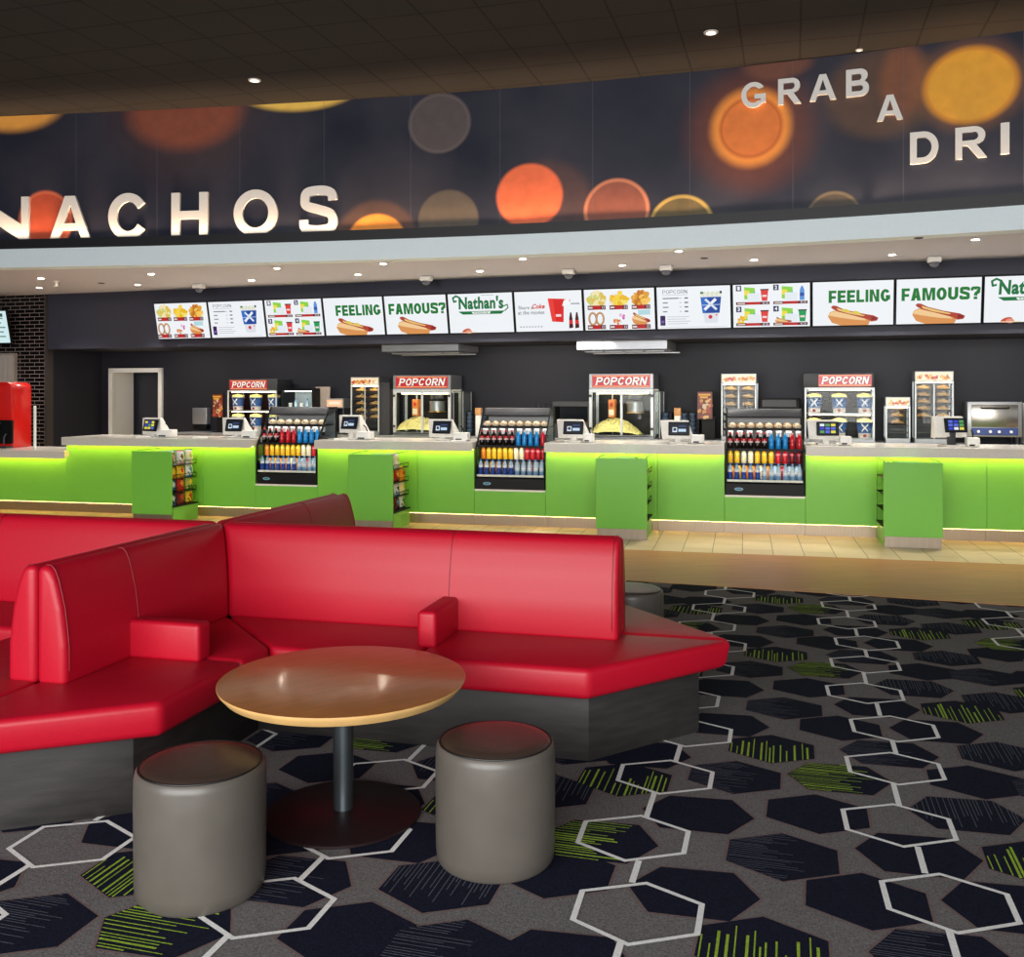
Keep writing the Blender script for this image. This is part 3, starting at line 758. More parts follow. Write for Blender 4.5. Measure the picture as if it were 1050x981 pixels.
cabinet(486.5, 559.5, LED_, 'low green panel cabinet below the middle drinks cooler')
cabinet(559.5, 674, ZW0, 'green counter cabinet right of the middle drinks cooler')
cabinet(674, 743, ZW0, 'green counter cabinet left of the rightmost drinks cooler')
cabinet(743, 826, LED_, 'low green panel cabinet below the rightmost drinks cooler')
cabinet(826, 899.5, ZW0, 'green counter cabinet right of the rightmost drinks cooler')
cabinet(899.5, 1012, ZW0, 'green counter cabinet behind the rightmost green snack stand')
cabinet(1012, 1160, ZW0, 'green counter cabinet at the right edge')
for k, (a, c) in enumerate(cool):
    s0, s1 = cs(a), cs(c); b = B(); b.box(s0, s1, PF - .008, .62, LED_, LED_ + .022)
    o = b.build('cooler_ledge', M_white, None, CLOC, CF.rot)
    tag(o, 'thin white ledge under the %s drinks cooler' % ['leftmost', 'middle', 'rightmost'][k], 'ledge')
def worktop(s0, s1, z0, z1, label, dback=.74):
    t = thing('worktop', label, 'worktop', CF.w((s0 + s1) / 2, 0, z0), CF.rot, 'grey worktops')
    h = (s1 - s0) / 2
    b = B(); b.prism_x([(-.16, 0), (-.146, 0), (-.146, .0215), (dback, .0215), (dback, z1 - z0), (-.16, z1 - z0)], -h, h, .003, 1); b.build('slab', M_top, t)
    return t
worktop(cs(-150), CF.s(66, -.16), .742, .848, 'lowered grey worktop at the far left')
worktop(CF.s(62.7, -.16), cs(262) , ZW0, ZW1, 'grey worktop left of the leftmost drinks cooler')
worktop(cs(325.5), cs(486.5), ZW0, ZW1, 'grey worktop between leftmost and middle drinks coolers')
worktop(cs(559.5), cs(743), ZW0, ZW1, 'grey worktop between middle and rightmost drinks coolers')
worktop(cs(826), cs(1160), ZW0, ZW1, 'grey worktop right of the rightmost drinks cooler')
# the body of the counter behind the cabinets
b = B(); b.box(cs(-150), cs(67), .56, .72, 0, .742); tag(b.build('counter_backing', M_white, None, CLOC, CF.rot), 'white backing behind the low far left counter', 'counter')

# ---- green snack stands
def pillow(c1, c2, c3, w=.17, h=.185, t=.07):
    b = B(); n = 8; g = []
    for sgn in (1, -1):
        for j in range(n + 1):
            for i in range(n + 1):
                u, v = i / n, j / n
                k = max(0.0, math.sin(PI * u) * math.sin(PI * v)) ** .5
                wob = .004 * math.sin(17 * u + 11 * v)
                g.append((sgn * (t / 2 * k + .0008) + wob * k, (u - .5) * w * (1 - .06 * math.sin(PI * v)), (v - .5) * h))
    fs = []; cs_ = []
    for s_ in (0, 1):
        o = s_ * (n + 1) ** 2
        for j in range(n):
            for i in range(n):
                q = [o + j*(n+1)+i, o + j*(n+1)+i+1, o + (j+1)*(n+1)+i+1, o + (j+1)*(n+1)+i]
                fs.append(q if s_ == 0 else q[::-1])
                r = math.hypot((i + .5) / n - .5, ((j + .5) / n - .58) * 1.3)
                cs_.append(c3 if j in (0, n - 1) else (c2 if r < .22 else (c1 if j > 2 or (i + j) % 3 else c3)))
    b.add(g, fs, 0, cs_, True)
    return b
SNK = {}
def snack(col, loc, rz, label, grp):
    if col not in SNK:
        o = pillow(*col).build('snack_packet', mat_attr('snack_foil', 0.25)); SNK[col] = o
        o.location = loc; o.rotation_euler = (0, R(-6), rz)
    else:
        o = SNK[col].copy(); COL.objects.link(o); o.location = loc; o.rotation_euler = (0, R(-6), rz)
    tag(o, label, 'snack packet', grp); return o
WHT, CRM, ORA, YEL, RED_, DRD, BLU, NAV, GRN, PNK, BRN, OLV = (235,235,235), (236,222,190), (240,150,40), (246,206,50), (206,44,36), (110,24,34), (80,130,200), (30,36,70), (60,130,60), (226,150,160), (120,76,50), (180,190,90)
BOX = [(135, 175.5, .83, 'leftmost green snack stand with open shelves of packets'),
       (357, 402.5, .76, 'second green snack stand from left, before the leftmost popcorn machine'),
       (611, 663.5, .78, 'third green snack stand from left, right of the middle drinks cooler'),
       (906, 967, .70, 'rightmost green snack stand, right of the rightmost drinks cooler')]
PK = [
 [[(BRN,PNK,WHT),(WHT,BRN,PNK),(CRM,OLV,WHT)],[(ORA,YEL,ORA),(YEL,RED_,ORA),(WHT,BLU,BLU)],[(BLU,WHT,NAV),(RED_,ORA,RED_),(OLV,YEL,GRN)],[(NAV,WHT,BLU),(DRD,RED_,DRD),(YEL,RED_,BRN)]],
 [[(WHT,(120,120,120),WHT),(CRM,OLV,WHT),None],[(YEL,ORA,YEL),(RED_,ORA,DRD),(ORA,RED_,ORA)],[(GRN,NAV,GRN),(WHT,NAV,BLU),(CRM,YEL,CRM)],[(NAV,BLU,NAV),(DRD,BLU,NAV),(WHT,GRN,NAV)]],
 [[(NAV,GRN,NAV),None,None],[(ORA,RED_,ORA),None,None],[(WHT,GRN,WHT),(GRN,WHT,GRN),None],[(NAV,WHT,RED_),None,None]],
 [[(BRN,WHT,BRN),None,None],[(YEL,RED_,YEL),None,None],[(WHT,BLU,WHT),None,None],[(NAV,RED_,NAV),None,None]]]
PNAME = {WHT:'white',CRM:'cream',ORA:'orange',YEL:'yellow',RED_:'red',DRD:'dark red',BLU:'blue',NAV:'navy',GRN:'green',PNK:'pink',BRN:'brown',OLV:'olive green'}
for k, (px0, px1, dd, lab) in enumerate(BOX):
    s0, s1 = CF.s(px0, -dd), CF.s(px1, -dd); Wb = s1 - s0; D = .62
    t = thing('snack_stand', lab, 'display stand', CF.w(s0, -dd, 0), CF.rot, 'green snack stands')
    b = B(); b.rbox(0, Wb, 0, .03, .115, .905, .003, 1); b.build('front_panel', M_green, t)
    b = B(); b.box(.012, Wb - .005, .012, .05, 0.0, .115); b.build('kick_plate', M_kick, t)
    b = B(); b.box(.01, Wb - .004, .05, D, 0, .20); b.rbox(.17, Wb - .17, .03, D, .2, .89, .002, 1); b.build('body', M_green, t)
    b = B(); b.box(.004, Wb + .006, .031, D, .2, .215); b.build('shelf_edge', M_black, t)
    b = B()
    for side in (0, 1):
        xa, xb = (Wb - .165, Wb - .005) if side else (.005, .165)
        for zz in (.385, .555, .725):
            for yy in (.06, D - .04):
                b.tube([(xa, yy, zz), (xb, yy, zz), (xb, yy, zz + .05)], .004, 6)
            b.tube([(xb, .06, zz), (xb, D - .04, zz)], .004, 6); b.tube([(xb, .06, zz + .05), (xb, D - .04, zz + .05)], .004, 6)
            b.box(xa, xb, .05, D - .03, zz - .006, zz - .003)
    b.tube([(Wb - .02, .10, .89), (Wb - .02, .10, .912), (Wb - .02, D - .02, .912)], .004, 6)
    b.tube([(.02, .10, .89), (.02, .10, .912), (.02, D - .02, .912)], .004, 6)
    b.build('wire_rack', M_black, t)
    nd = 3
    for r, row in enumerate(PK[k]):
        zz = [.813, .64, .47, .298][r]
        for j, col in enumerate(row):
            if col is None: continue
            yy = .12 + j * (D - .22) / 2
            side = 0 if k == 3 else 1
            xx = Wb - .075 if side else .075
            p = CF.w(s0 + xx, -dd + yy, zz)
            pos = ['front', 'middle', 'rear'][j]; rn = ['top', 'second', 'third', 'bottom'][r]
            snack(col, p, CF.rot, '%s snack packet, %s of the %s row on the %s snack stand' % (PNAME[col[0]] if col[0] in PNAME else 'pale', pos, rn, ['leftmost', 'second', 'third', 'rightmost'][k]), 'snack packets on the stands')

# ---- open drinks coolers
BPROF = {'bottle': [(.026,0),(.030,.006),(.030,.055),(.0285,.075),(.030,.095),(.029,.125),(.016,.160),(.0125,.168),(.0125,.176),(.0145,.177),(.0145,.195),(.012,.197)],
         'slim':   [(.028,0),(.031,.006),(.031,.03),(.031,.10),(.030,.12),(.024,.138),(.015,.15),(.015,.156),(.018,.157),(.018,.176),(.016,.178)],
         'cup':    [(.022,0),(.028,.004),(.031,.05),(.033,.10),(.034,.102),(.034,.112),(.030,.118)]}
BT = {'cola': ('bottle', [(22,12,10)]*3 + [(232,200,200)] + [(190,36,40)] + [(30,14,12)]*2 + [(30,14,12)] + [(206,30,34)]*5),
      'blue': ('bottle', [(30,150,226)]*6 + [(60,170,235)]*2 + [(200,220,230)]*5), 'red': ('bottle', [(214,30,44)]*6 + [(226,60,66)]*2 + [(235,190,190)]*5),
      'yellow': ('slim', [(246,196,40)]*3 + [(250,214,70)] + [(250,206,50)] + [(246,190,40)]*2 + [(240,180,40)] + [(238,190,40)]*4),
      'orange': ('slim', [(240,140,40)]*3 + [(246,170,70)] + [(240,140,40)] + [(240,150,50)]*2 + [(30,26,26)] + [(26,24,24)]*4),
      'cream': ('slim', [(250,240,200)]*3 + [(255,250,230)] + [(250,240,206)] + [(250,240,200)]*2 + [(240,226,170)] + [(240,220,150)]*4),
      'ruby': ('slim', [(200,30,44)]*3 + [(235,120,130)] + [(206,34,48)] + [(200,30,44)]*2 + [(220,60,66)] + [(235,235,235)]*4),
      'dark red': ('slim', [(120,14,30)]*3 + [(190,70,90)] + [(130,20,36)] + [(120,14,30)]*2 + [(150,30,40)] + [(235,235,235)]*4),
      'water': ('bottle', [(40,80,170)]*2 + [(34,64,150)] + [(30,70,170)] + [(220,230,240)] + [(170,200,225)]*2 + [(150,190,220)]*2 + [(60,110,190)]*5),
      'clear': ('bottle', [(130,170,215)]*2 + [(190,214,235)] + [(225,235,245)] + [(190,214,235)] + [(170,204,230)]*2 + [(150,190,220)]*2 + [(120,160,220)]*5),
      'white': ('cup', [(235,235,235), (40,40,40), (240,240,240), (230,230,230), (250,250,250), (250,250,250), (240,240,240)])}
DESC = {'cola': 'dark cola bottle', 'blue': 'blue sports drink bottle', 'red': 'red sports drink bottle', 'yellow': 'yellow juice bottle', 'orange': 'orange juice bottle with black cap', 'cream': 'pale cream drink bottle',
        'ruby': 'bright red juice bottle', 'dark red': 'dark red juice bottle', 'water': 'blue-labelled water bottle', 'clear': 'pale clear water bottle', 'white': 'white lidded cup'}
BSRC = {}
def bottle(kind, loc, label, grp):
    if kind not in BSRC:
        pr, cl = BT[kind]; b = B(); b.lathe(BPROF[pr], 12, m=0, c=cl + [cl[-1]] * (len(BPROF[pr]) - len(cl))); o = b.build('drink_bottle' if kind != 'white' else 'drink_cup', M_paintg); BSRC[kind] = o
        o.location = loc
    else:
        o = BSRC[kind].copy(); COL.objects.link(o); o.location = loc
    tag(o, label, 'bottle' if kind != 'white' else 'cup', grp); return o
RSRC = []
def roll(loc, label, grp):
    if not RSRC:
        t = thing('filled_roll', label, 'bread roll', loc, CF.rot, grp)
        b = B(); b.ball(0, 0, .030, .054, .056, .040, 14, 9, c=[(206,150,92) if i > 70 else (246,224,186) for i in range(126)], jit=.03); b.build('bun', M_paint, t)
        b = B(); b.ball(.004, -.034, .034, .030, .022, .014, 10, 6, c=(170,70,46), jit=.15); b.ball(-.02, -.038, .028, .02, .018, .012, 8, 6, c=(240,232,214), jit=.15); b.build('filling', M_paint, t)
        RSRC.append(t); return t
    return dup(RSRC[0], loc, CF.rot, label, grp)
M_badge = mat('blue_badge', (110, 170, 200), 0.3)
M_cside = mat_glass('smoked_glass', (0.82, 0.86, 0.86, 1), 0.03)
ROWS = [
 dict(top=7, cola=[('cola',3),('red',3),('blue',4)], juice=[('orange',1),('yellow',6),('cream',2),('ruby',2)], water=[('water',7),('clear',4)]),
 dict(top=8, cola=[('cola',6),('blue',4),('red',1)], juice=[('orange',1),('yellow',5),('cream',2),('ruby',4)], water=[('water',6),('clear',5)]),
 dict(top=8, cola=[('cola',6),('blue',3),('red',2)], juice=[('yellow',2),('cream',2),('yellow',3),('ruby',2),('dark red',2)], water=[('water',5),('clear',6)])]
def expand(l): return [k for k, n in l for _ in range(n)]
for ci, (a, c) in enumerate(cool):
    nm = ['leftmost', 'middle', 'rightmost'][ci]
    s0, s1 = cs(a) + .012, cs(c) - .012; W = s1 - s0; z0 = LED_ + .022
    t = thing('drinks_cooler', 'black open-front drinks cooler set into the counter, %s of the three' % nm, 'drinks cooler', CF.w(s0, PF, z0), CF.rot, 'drinks coolers in the counter')
    b = B(); b.rbox(0, W, 0, .66, 0, .135, .004, 1); p = b.build('base', M_black, t)
    A = Art(.001); A.ell(W*.17, .07, .055, .022, (30,40,60), 20); A.ell(W*.17, .07, .05, .018, (120,180,205), 20); A.ell(W*.17, .07, .036, .010, (60,120,150), 16)
    o = A.b.build('badge', M_paint, p); o.location = (0, -.001, 0)
    prof = [(0, .13), (0, .50), (.40, 1.0), (.66, 1.0), (.66, .13)]
    for x0 in (0, W - .014):
        b = B()
        def strip(p, q, w=.03):
            p, q = Vector(p), Vector(q); d = (q - p).normalized(); n = Vector((-d.y, d.x)) * w
            vs = [(x0, *p), (x0, *q), (x0, *(q + n)), (x0, *(p + n))]; vs += [(x0 + .014, v[1], v[2]) for v in vs]
            b.add(vs, [(0,1,2,3), (7,6,5,4), (0,4,5,1), (1,5,6,2), (2,6,7,3), (3,7,4,0)])
        b.box(x0, x0 + .014, 0, .66, .13, .30)
        strip((0.03, .13), (.03, .505)); strip((.024, .49), (.42, .985)); strip((.40, .97), (.66, .97), .03); strip((.66, .13), (.66, 1.0), .03)
        fr = b.build('side_frame', M_black, t)
        b = B(); b.prism_x([(.02, .30), (.02, .49), (.41, .975), (.64, .975), (.64, .30)], x0 + .005, x0 + .009); b.build('side_glass', M_cside, fr)
    b = B(); b.box(.014, W - .014, .60, .64, .135, .97); b.build('back_panel', mat('cooler_lining', (150, 150, 150), 0.4), t)
    b = B(); b.prism_x([(.34, .905), (.40, .995), (.66, .995), (.66, .955), (.42, .955), (.375, .89)], 0.0, W, .004, 1); hd = b.build('hood', M_dsteel, t)
    b = B(); b.box(W*.62, W*.66, -.002, .0, 0, .07); o = b.build('sticker', mat('price_sticker', (226, 190, 160), .5), hd); o.location = (0, .352, .917); o.rotation_euler = (R(-33), 0, 0)
    shelf = [(.17, .02, .60), (.355, .13, .60), (.53, .06, .60), (.765, .24, .60)]
    for zs, ya, yb in shelf:
        b = B(); b.box(.014, W - .014, ya, yb, zs - .012, zs); sh_ = b.build('shelf', M_black, t)
        b = B(); b.box(.014, W - .014, ya - .006, ya, zs - .016, zs + .010); b.build('price_rail', M_black if zs > .2 else M_white, sh_)
    for zz, yy in ((.340, .145), (.515, .075), (.750, .255), (.945, .39)):
        b = B(); b.box(.03, W - .03, yy, yy + .02, zz - .0005, zz + .003); b.build('light_tube', M_cab_led, t)
    b = B(); b.box(.014, W - .014, .004, .010, .135, .225); b.build('front_lip', M_glass, t)
    def put(kinds, zs, yy, rowname, dz=0, margin=.05):
        n = len(kinds)
        for i, kd in enumerate(kinds):
            x = margin + (W - 2 * margin) * (i / (n - 1))
            p = CF.w(s0 + x, PF + yy, z0 + zs + dz)
            bottle(kd, p, '%s, %s from left %s, %s cooler' % (DESC[kd], ORD[i], rowname, nm), 'drinks in the coolers')
    rw = ROWS[ci]
    for i in range(rw['top']):
        x = .07 + (W - .14) * i / (rw['top'] - 1)
        roll(CF.w(s0 + x, PF + .32, z0 + .766), 'filled bread roll, %s from left on the top shelf of the %s drinks cooler' % (ORD[i], nm), 'rolls in the coolers')
    put(expand(rw['cola']), .53, .13, 'on the second shelf')
    put(['white'] * 8, .53, .30, 'at rear of second shelf', .09)
    put(expand(rw['juice']), .355, .20, 'on the third shelf')
    put(expand(rw['water']), .17, .07, 'on the bottom shelf')
    put(['orange', 'yellow', 'orange', 'orange', 'cream', 'orange', 'clear', 'ruby', 'clear', 'clear'], .17, .24, 'at rear of bottom shelf', 0.0, .07)
    b = B(); b.box(.08, W - .08, .27, .56, .53, .62); b.build('riser', M_black, t)

# ---- tills
M_ped = mat('till_white', (232, 228, 220), 0.4)
TILL = [(145, 161, 436, 'leftmost till, before the doorway'), (230, 247, 436, 'till before the left popcorn warmer'), (347, 367, 433.5, 'till right of the leftmost drinks cooler'),
        (442, 461, 438, 'till before the left popcorn machine'), (576, 597, 438.5, 'till right of the middle drinks cooler'), (684, 705.5, 439.5, 'till left of the rightmost drinks cooler'),
        (837, 858, 439.5, 'till right of the rightmost drinks cooler'), (967, 991, 436, 'rightmost till, before the pizza oven')]
PRN = [(162.5, 178), (249, 263.5), (366, 381), (466, 480), (598.5, 608.5), (709, 722), (861, 873), (991, 1004)]
yaw = [14, 5, 16, 10, 4, 0, -2, -14]
for k, (px0, px1, py, nm) in enumerate(TILL):
    d = .16; s = CF.s((px0 + px1) / 2, d); zc = CF.z((px0 + px1) / 2, py, d)
    p = CF.w(s, d, ZW1); zc -= ZW1
    t = thing('till', 'white ' + nm.split(',')[0] + ' with black tilted touch screen' + (',' + nm.split(',')[1] if ',' in nm else ''), 'till', p, CF.rot + R(-yaw[k]), 'tills on the counter')
    b = B(); b.rbox(-.10, .12, -.02, .20, 0, .018, .005, 2); b.build('foot', M_ped, t)
    b = B(); b.hull([(-.19,.05,zc-.13),(.17,.05,zc-.13),(.20,.24,zc-.15),(-.17,.24,zc-.15),(-.215,.075,zc+.10),(.13,.075,zc+.10),(.11,.14,zc+.10),(-.20,.14,zc+.10)],
           [(0,3,2,1),(4,5,6,7),(0,1,5,4),(1,2,6,5),(2,3,7,6),(3,0,4,7)], .008, 2); b.build('housing', M_ped, t)
    b = B(); b.rbox(-.04, .04, .05, .12, .015, zc, .01, 2); b.build('neck', M_ped if k != 7 else M_dsteel, t)
    sc = B(); sc.rbox(-.125, .125, -.012, .012, -.082, .082, .006, 2); so = sc.build('screen', M_black, t); so.location = (.015, .01, zc); so.rotation_euler = (R(-14), 0, 0)
    A = Art(.0008); A.rect(-.113, .113, -.07, .07, (16,20,34))
    if k in (6, 7, 0):
        cl = [(90,110,220),(230,235,250),(60,70,200),(230,220,90),(90,160,90)]; r2 = random.Random(k)
        for i in range(9): A.rect(-.09 + (i % 3)*.062, -.04 + (i % 3)*.062, -.055 + (i//3)*.04, -.025 + (i//3)*.04, r2.choice(cl))
    else:
        A.rect(-.075, -.02, -.045, .015, (225,235,245)); A.rect(-.065, -.03, -.03, .005, (30,50,90)); A.rect(-.005, .085, -.04, -.005, (190,215,235)); A.rect(-.005, .085, .02, .035, (60,80,130))
    o = A.b.build('display', M_screen, so); o.location = (0, -.0125, 0)
    q0, q1 = PRN[k]; sp = CF.s((q0 + q1) / 2, .14); wd = CF.s(q1, .14) - CF.s(q0, .14)
    t = thing('receipt_printer', 'small white receipt printer right of the ' + nm.split(',')[0], 'printer', CF.w(sp, .14, ZW1), CF.rot, 'receipt printers beside the tills')
    b = B(); b.rbox(-wd/2, wd/2, -.05, .10, .004, .105, .01, 2); b.build('body', M_white, t)
    b = B(); b.box(-wd*.35, wd*.1, -.0515, -.045, .012, .03); b.build('slot', M_black, t)
    b = B(); b.tube([(wd*.1, .06, .1), (wd*.05, .03, .16), (-wd*.1, .02, .19)], .008, 6); b.build('card_reader_arm', M_black, t)
for k, px in enumerate((147, 205, 350, 470, 545)):
    if k == 4: continue
    s = CF.s(px, .02); b = B(); b.rbox(-.09, .09, -.05, .05, 0, .014, .003, 1)
    o = b.build('paper_stack', M_white, None, CF.w(s, .03, ZW1 + .001), CF.rot + .2)
    tag(o, ['flat white paper stack before the leftmost till', 'flat white paper stack left of the leftmost drinks cooler', 'flat white paper stack right of the leftmost drinks cooler', 'flat white paper stack before the left popcorn machine'][k], 'paper')

# ---- far left: red drink machine, glass guard, ribbed panel
M_redm = mat('red_gloss', (214, 24, 20), 0.25, var=0.04, coat=.4)
sA, sB = CF.s(-42, .25), CF.s(11, .25); W = sB - sA; zt = CF.z(10, 391.5, .25) - .848
t = thing('drink_dispenser', 'red rounded drink dispenser with black dispensing bay on the low counter', 'drink machine', CF.w(sA, .25, .848), CF.rot)
b = B(); r = .10
prof = [(0, 0), (W, 0)] + [(W - r + r*math.cos(a), zt - r + r*math.sin(a)) for a in [i*PI/16 for i in range(9)]] + [(r + r*math.cos(a), zt - r + r*math.sin(a)) for a in [PI/2 + i*PI/16 for i in range(9)]]
n = len(prof); vs = [(p[0], 0.02, p[1]) for p in prof] + [(p[0], .42, p[1]) for p in prof]
b.hull(vs, [list(range(n)), list(range(n, 2*n))[::-1]] + [(i, (i+1) % n, n + (i+1) % n, n+i) for i in range(n)], .012, 2)
b.build('body', M_redm, t)
x0 = CF.s(-6, .25) - sA
b = B(); b.box(x0, W + .004, .012, .05, .06, .40); b.build('dispensing_bay', M_black, t)
b = B(); b.tube([(W*.80, .0, .36), (W*.80, -.06, .33), (W*.80, -.07, .2)], .02, 8); b.tube([(W*.92, .0, .20), (W*.92, -.05, .16), (W*.92, -.05, .05)], .014, 8); b.build('nozzle', M_dsteel, t)
b = B(); b.box(0, W, -.10, .05, .0, .03); b.build('drip_tray', M_dsteel, t)
s0, s1 = CF.s(23, .2), CF.s(35.5, .2)
t = thing('glass_guard', 'clear glass guard with white post at the end of the low counter', 'guard', CF.w(s0, .2, .848), CF.rot)
zg = CF.z(30, 416, .2) - .848
b = B(); b.box(0, s1 - s0, 0, .012, .01, zg); b.build('pane', M_glass, t)
b = B(); b.rbox(s1 - s0 - .012, s1 - s0 + .014, -.012, .022, 0, zg, .004, 1); b.build('post', M_white, t)
s0, s1 = WF.s(-40, -.1), WF.s(13.5, -.1); z0, z1 = 1.62, WF.z(8, 362, -.1)
b = B(); n = 44; w_ = (s1 - s0) / n
b.box(0, s1 - s0, .03, .095, 0, z1 - z0)
for i in range(n): b.rbox(i*w_, i*w_ + w_*.66, .0, .04, 0, z1 - z0 - .02, .006, 1)
b.box(0, s1 - s0, -.005, .03, z1 - z0 - .03, z1 - z0)
o = b.build('ribbed_panel', mat('ribbed_grey', (160, 152, 146), .45, metal=.3), None, WF.w(s0, -.1, z0), WF.rot); tag(o, 'grey ribbed metal panel on the brick wall above the red drink dispenser', 'panel')
# ================================================================== back bench and its machines
BD, BZ = .66, .94
sb0, sb1 = WF.s(178, BD), WF.s(1125, BD)
t = thing('back_bench', 'long dark back bench with steel top carrying the popcorn and food machines', 'bench', (0, WF.Y0, 0), WF.rot)
b = B(); b.box(sb0, sb1, BD + .03, 1.37, .08, BZ - .04); b.build('body', M_black, t)
b = B(); b.rbox(sb0, sb1, BD, 1.375, BZ - .04, BZ, .004, 1); b.build('top', M_steel, t)
b = B(); b.box(sb0 + .02, sb1 - .02, BD + .08, 1.37, 0, .08); b.build('plinth', M_dsteel, t)
M_sign = mat_attr('backlit_sign', 0.3, 1.0)
M_popc = mat('popcorn', (255, 222, 146), 0.8, var=.2, scale=90)
M_lamp = mat_emit('warm_lamp', (255, 232, 190), 16.0)
def rect_on(px0, px1, py0, d):
    s0, s1 = WF.s(px0, d), WF.s(px1, d); z1 = WF.z((px0 + px1) / 2, py0, d); return s0, s1 - s0, z1 - BZ
def posts(t, W, D, z0, z1, w, m, x0=0.0):
    for x in (x0, W - w):
        for y in (0, D - w):
            b = B(); b.rbox(x, x + w, y, y + w, z0, z1, .003, 1); b.build('post', m, t)
def panes(t, W, D, z0, z1, sides=True, front=True):
    if front:
        b = B(); b.box(.02, W - .02, .006, .010, z0, z1); b.build('front_glass', M_glass, t)
    if sides:
        for x in (.006, W - .010):
            b = B(); b.box(x, x + .004, .02, D - .02, z0, z1); b.build('side_glass', M_glass, t)
def popcorn_sign(parent, x0, x1, z0, z1, y):
    A = Art(.0008); w, h = x1 - x0, z1 - z0
    A.rect(x0, x1, z0, z1, (206, 34, 40)); A.rect(x0 + .015*w, x1 - .015*w, z0 + .07*h, z0 + .13*h, (250, 190, 120)); A.rect(x0 + .015*w, x1 - .015*w, z1 - .10*h, z1 - .05*h, (250, 180, 110))
    tx0, tx1 = x0 + .06*w, x1 - .05*w; zt0, zt1 = z0 + .21*h, z1 - .17*h
    # condensed italic letters with slab serifs
    word = 'POPCORN'; n = len(word); cw = (tx1 - tx0) / n
    for dx, dz, cc in ((.012*w, -.03*h, (90, 8, 14)), (0, 0, (252, 246, 236))):
        bold_line(A, word, tx0 + dx, tx1 + dx - .1*h, zt0 + dz, zt1 + dz, cc, .2, .16, .22)
        yy = A.y(); k = (tx1 - .1*h - tx0)/(7 + .16*6)
        for i, ch in enumerate(word):      # slab serifs
            xl = tx0 + dx + i*1.16*k
            if ch in 'PRN':
                for zz in (zt0, zt1 - .05*h): A.rect(xl - .08*k + .22*(zz - zt0), xl + .34*k + .22*(zz - zt0), zz + dz, zz + dz + .05*h, cc, yy)
    o = A.b.build('sign', M_sign, parent); o.location = (0, y, 0); return o
def popcorn_heap(parent, x0, x1, y0, y1, z, h):
    b = B(); n = 14; g = []
    for j in range(n + 1):
        for i in range(n + 1):
            u, v = i/n, j/n
            k = max(0, 1 - ((u - .42) / .58)**2) * max(0, 1 - ((v - .5) / .55)**2)
            g.append((x0 + u*(x1-x0), y0 + v*(y1-y0), z + .01 + h * k * random.uniform(.85, 1.05)))
    b.add(g, [(j*(n+1)+i, j*(n+1)+i+1, (j+1)*(n+1)+i+1, (j+1)*(n+1)+i) for j in range(n) for i in range(n)], 0, None, False)
    for _ in range(170):
        u, v = random.random(), random.random()*.6
        k = max(0, 1 - ((u - .42) / .58)**2) * max(0, 1 - ((v - .5) / .55)**2)
        b.ball(x0 + u*(x1-x0), y0 + v*(y1-y0), z + .012 + h*k, .012, .012, .011, 6, 4, jit=.3)
    o = b.build('popcorn_heap', M_popc, parent); o['kind'] = 'stuff'; return o
def popper(px0, px1, py0, label, scoop=True):
    d = BD + .08; s0, W, H = rect_on(px0, px1, py0, d); D = .52
    t = thing('popcorn_machine', label, 'popcorn machine', WF.w(s0, d, BZ), WF.rot, 'glass popcorn machines')
    zh = H * .765
    b = B(); b.rbox(0, W, 0, D, 0, .05, .004, 1); b.build('base', M_steel, t)
    b = B(); b.box(.02, W - .02, -.03, .02, .03, .045); b.build('crumb_tray', M_dsteel, t)
    posts(t, W, D, .05, zh, .045, M_frame)
    b = B(); b.rbox(0, W, -.004, .035, zh - .055, zh, .003, 1); b.rbox(0, W, D - .04, D, zh - .055, zh, .003, 1); b.build('top_rail', M_frame, t)
    b = B(); b.rbox(W*.49, W*.525, -.002, .02, .05, zh - .05, .003, 1); b.build('door_stile', M_frame, t)
    for x in (.022, W - .022):
        for zz in (zh*.86, zh*.2):
            b = B(); b.rbox(x - .022, x + .022, -.02, -.004, zz - .02, zz + .02, .004, 1); b.build('hinge', M_dsteel, t)
    b = B(); b.rbox(.0, W, 0.0, D, zh, H, .006, 1); hd = b.build('header', M_steel, t)
    popcorn_sign(hd, .05, W - .05, zh + .02, H - .02, -.001)
    panes(t, W, D, .05, zh - .05)
    b = B(); b.box(.04, W - .04, D - .03, D - .02, .05, zh); b.build('back_panel', M_black, t)
    popcorn_heap(t, .05, W*.78, .03, D - .08, .05, .24)
    kx, ky, kz = W*.68, D*.45, zh*.52
    b = B(); b.lathe([(.10, 0), (.125, .01), (.125, .15), (.13, .155), (.13, .165), (.02, .175)], 28, kx, ky, kz); k_ = b.build('kettle', M_steel, t)
    b = B(); b.lathe([(.135, -.012), (.145, -.005), (.14, .006)], 28, kx, ky, kz); b.build('rim', mat('brass_rim', (190, 150, 80), .3, metal=.8), k_)
    b = B(); b.lathe([(.10, .20), (.11, .21), (.11, .28), (.03, .30)], 24, kx, ky, kz); b.tube([(kx, ky, kz + .15), (kx, ky, zh)], .012, 8); b.tube([(kx - .1, ky, kz + .15), (kx - .1, ky, zh)], .008, 8); b.build('hanger', M_dsteel, t)
    b = B(); b.rbox(W*.27, W*.37, D*.3, D*.6, zh*.42, zh*.78, .004, 1, c=(226, 140, 70)); b.rbox(W*.28, W*.36, D*.28, D*.3, zh*.46, zh*.58, .003, 1, c=(240, 226, 200)); b.rbox(W*.30, W*.34, D*.28, D*.3, zh*.64, zh*.72, .003, 1, c=(210, 50, 40)); b.build('seasoning_box', M_paint, t)
    b = B(); b.tube([(W*.32, D*.45, .05), (W*.32, D*.45, zh)], .012, 8); b.build('centre_post', M_steel, t)
    b = B(); b.box(.1, W - .1, .12, .16, zh - .075, zh - .06); b.build('lamp', M_lamp, t)
    return t
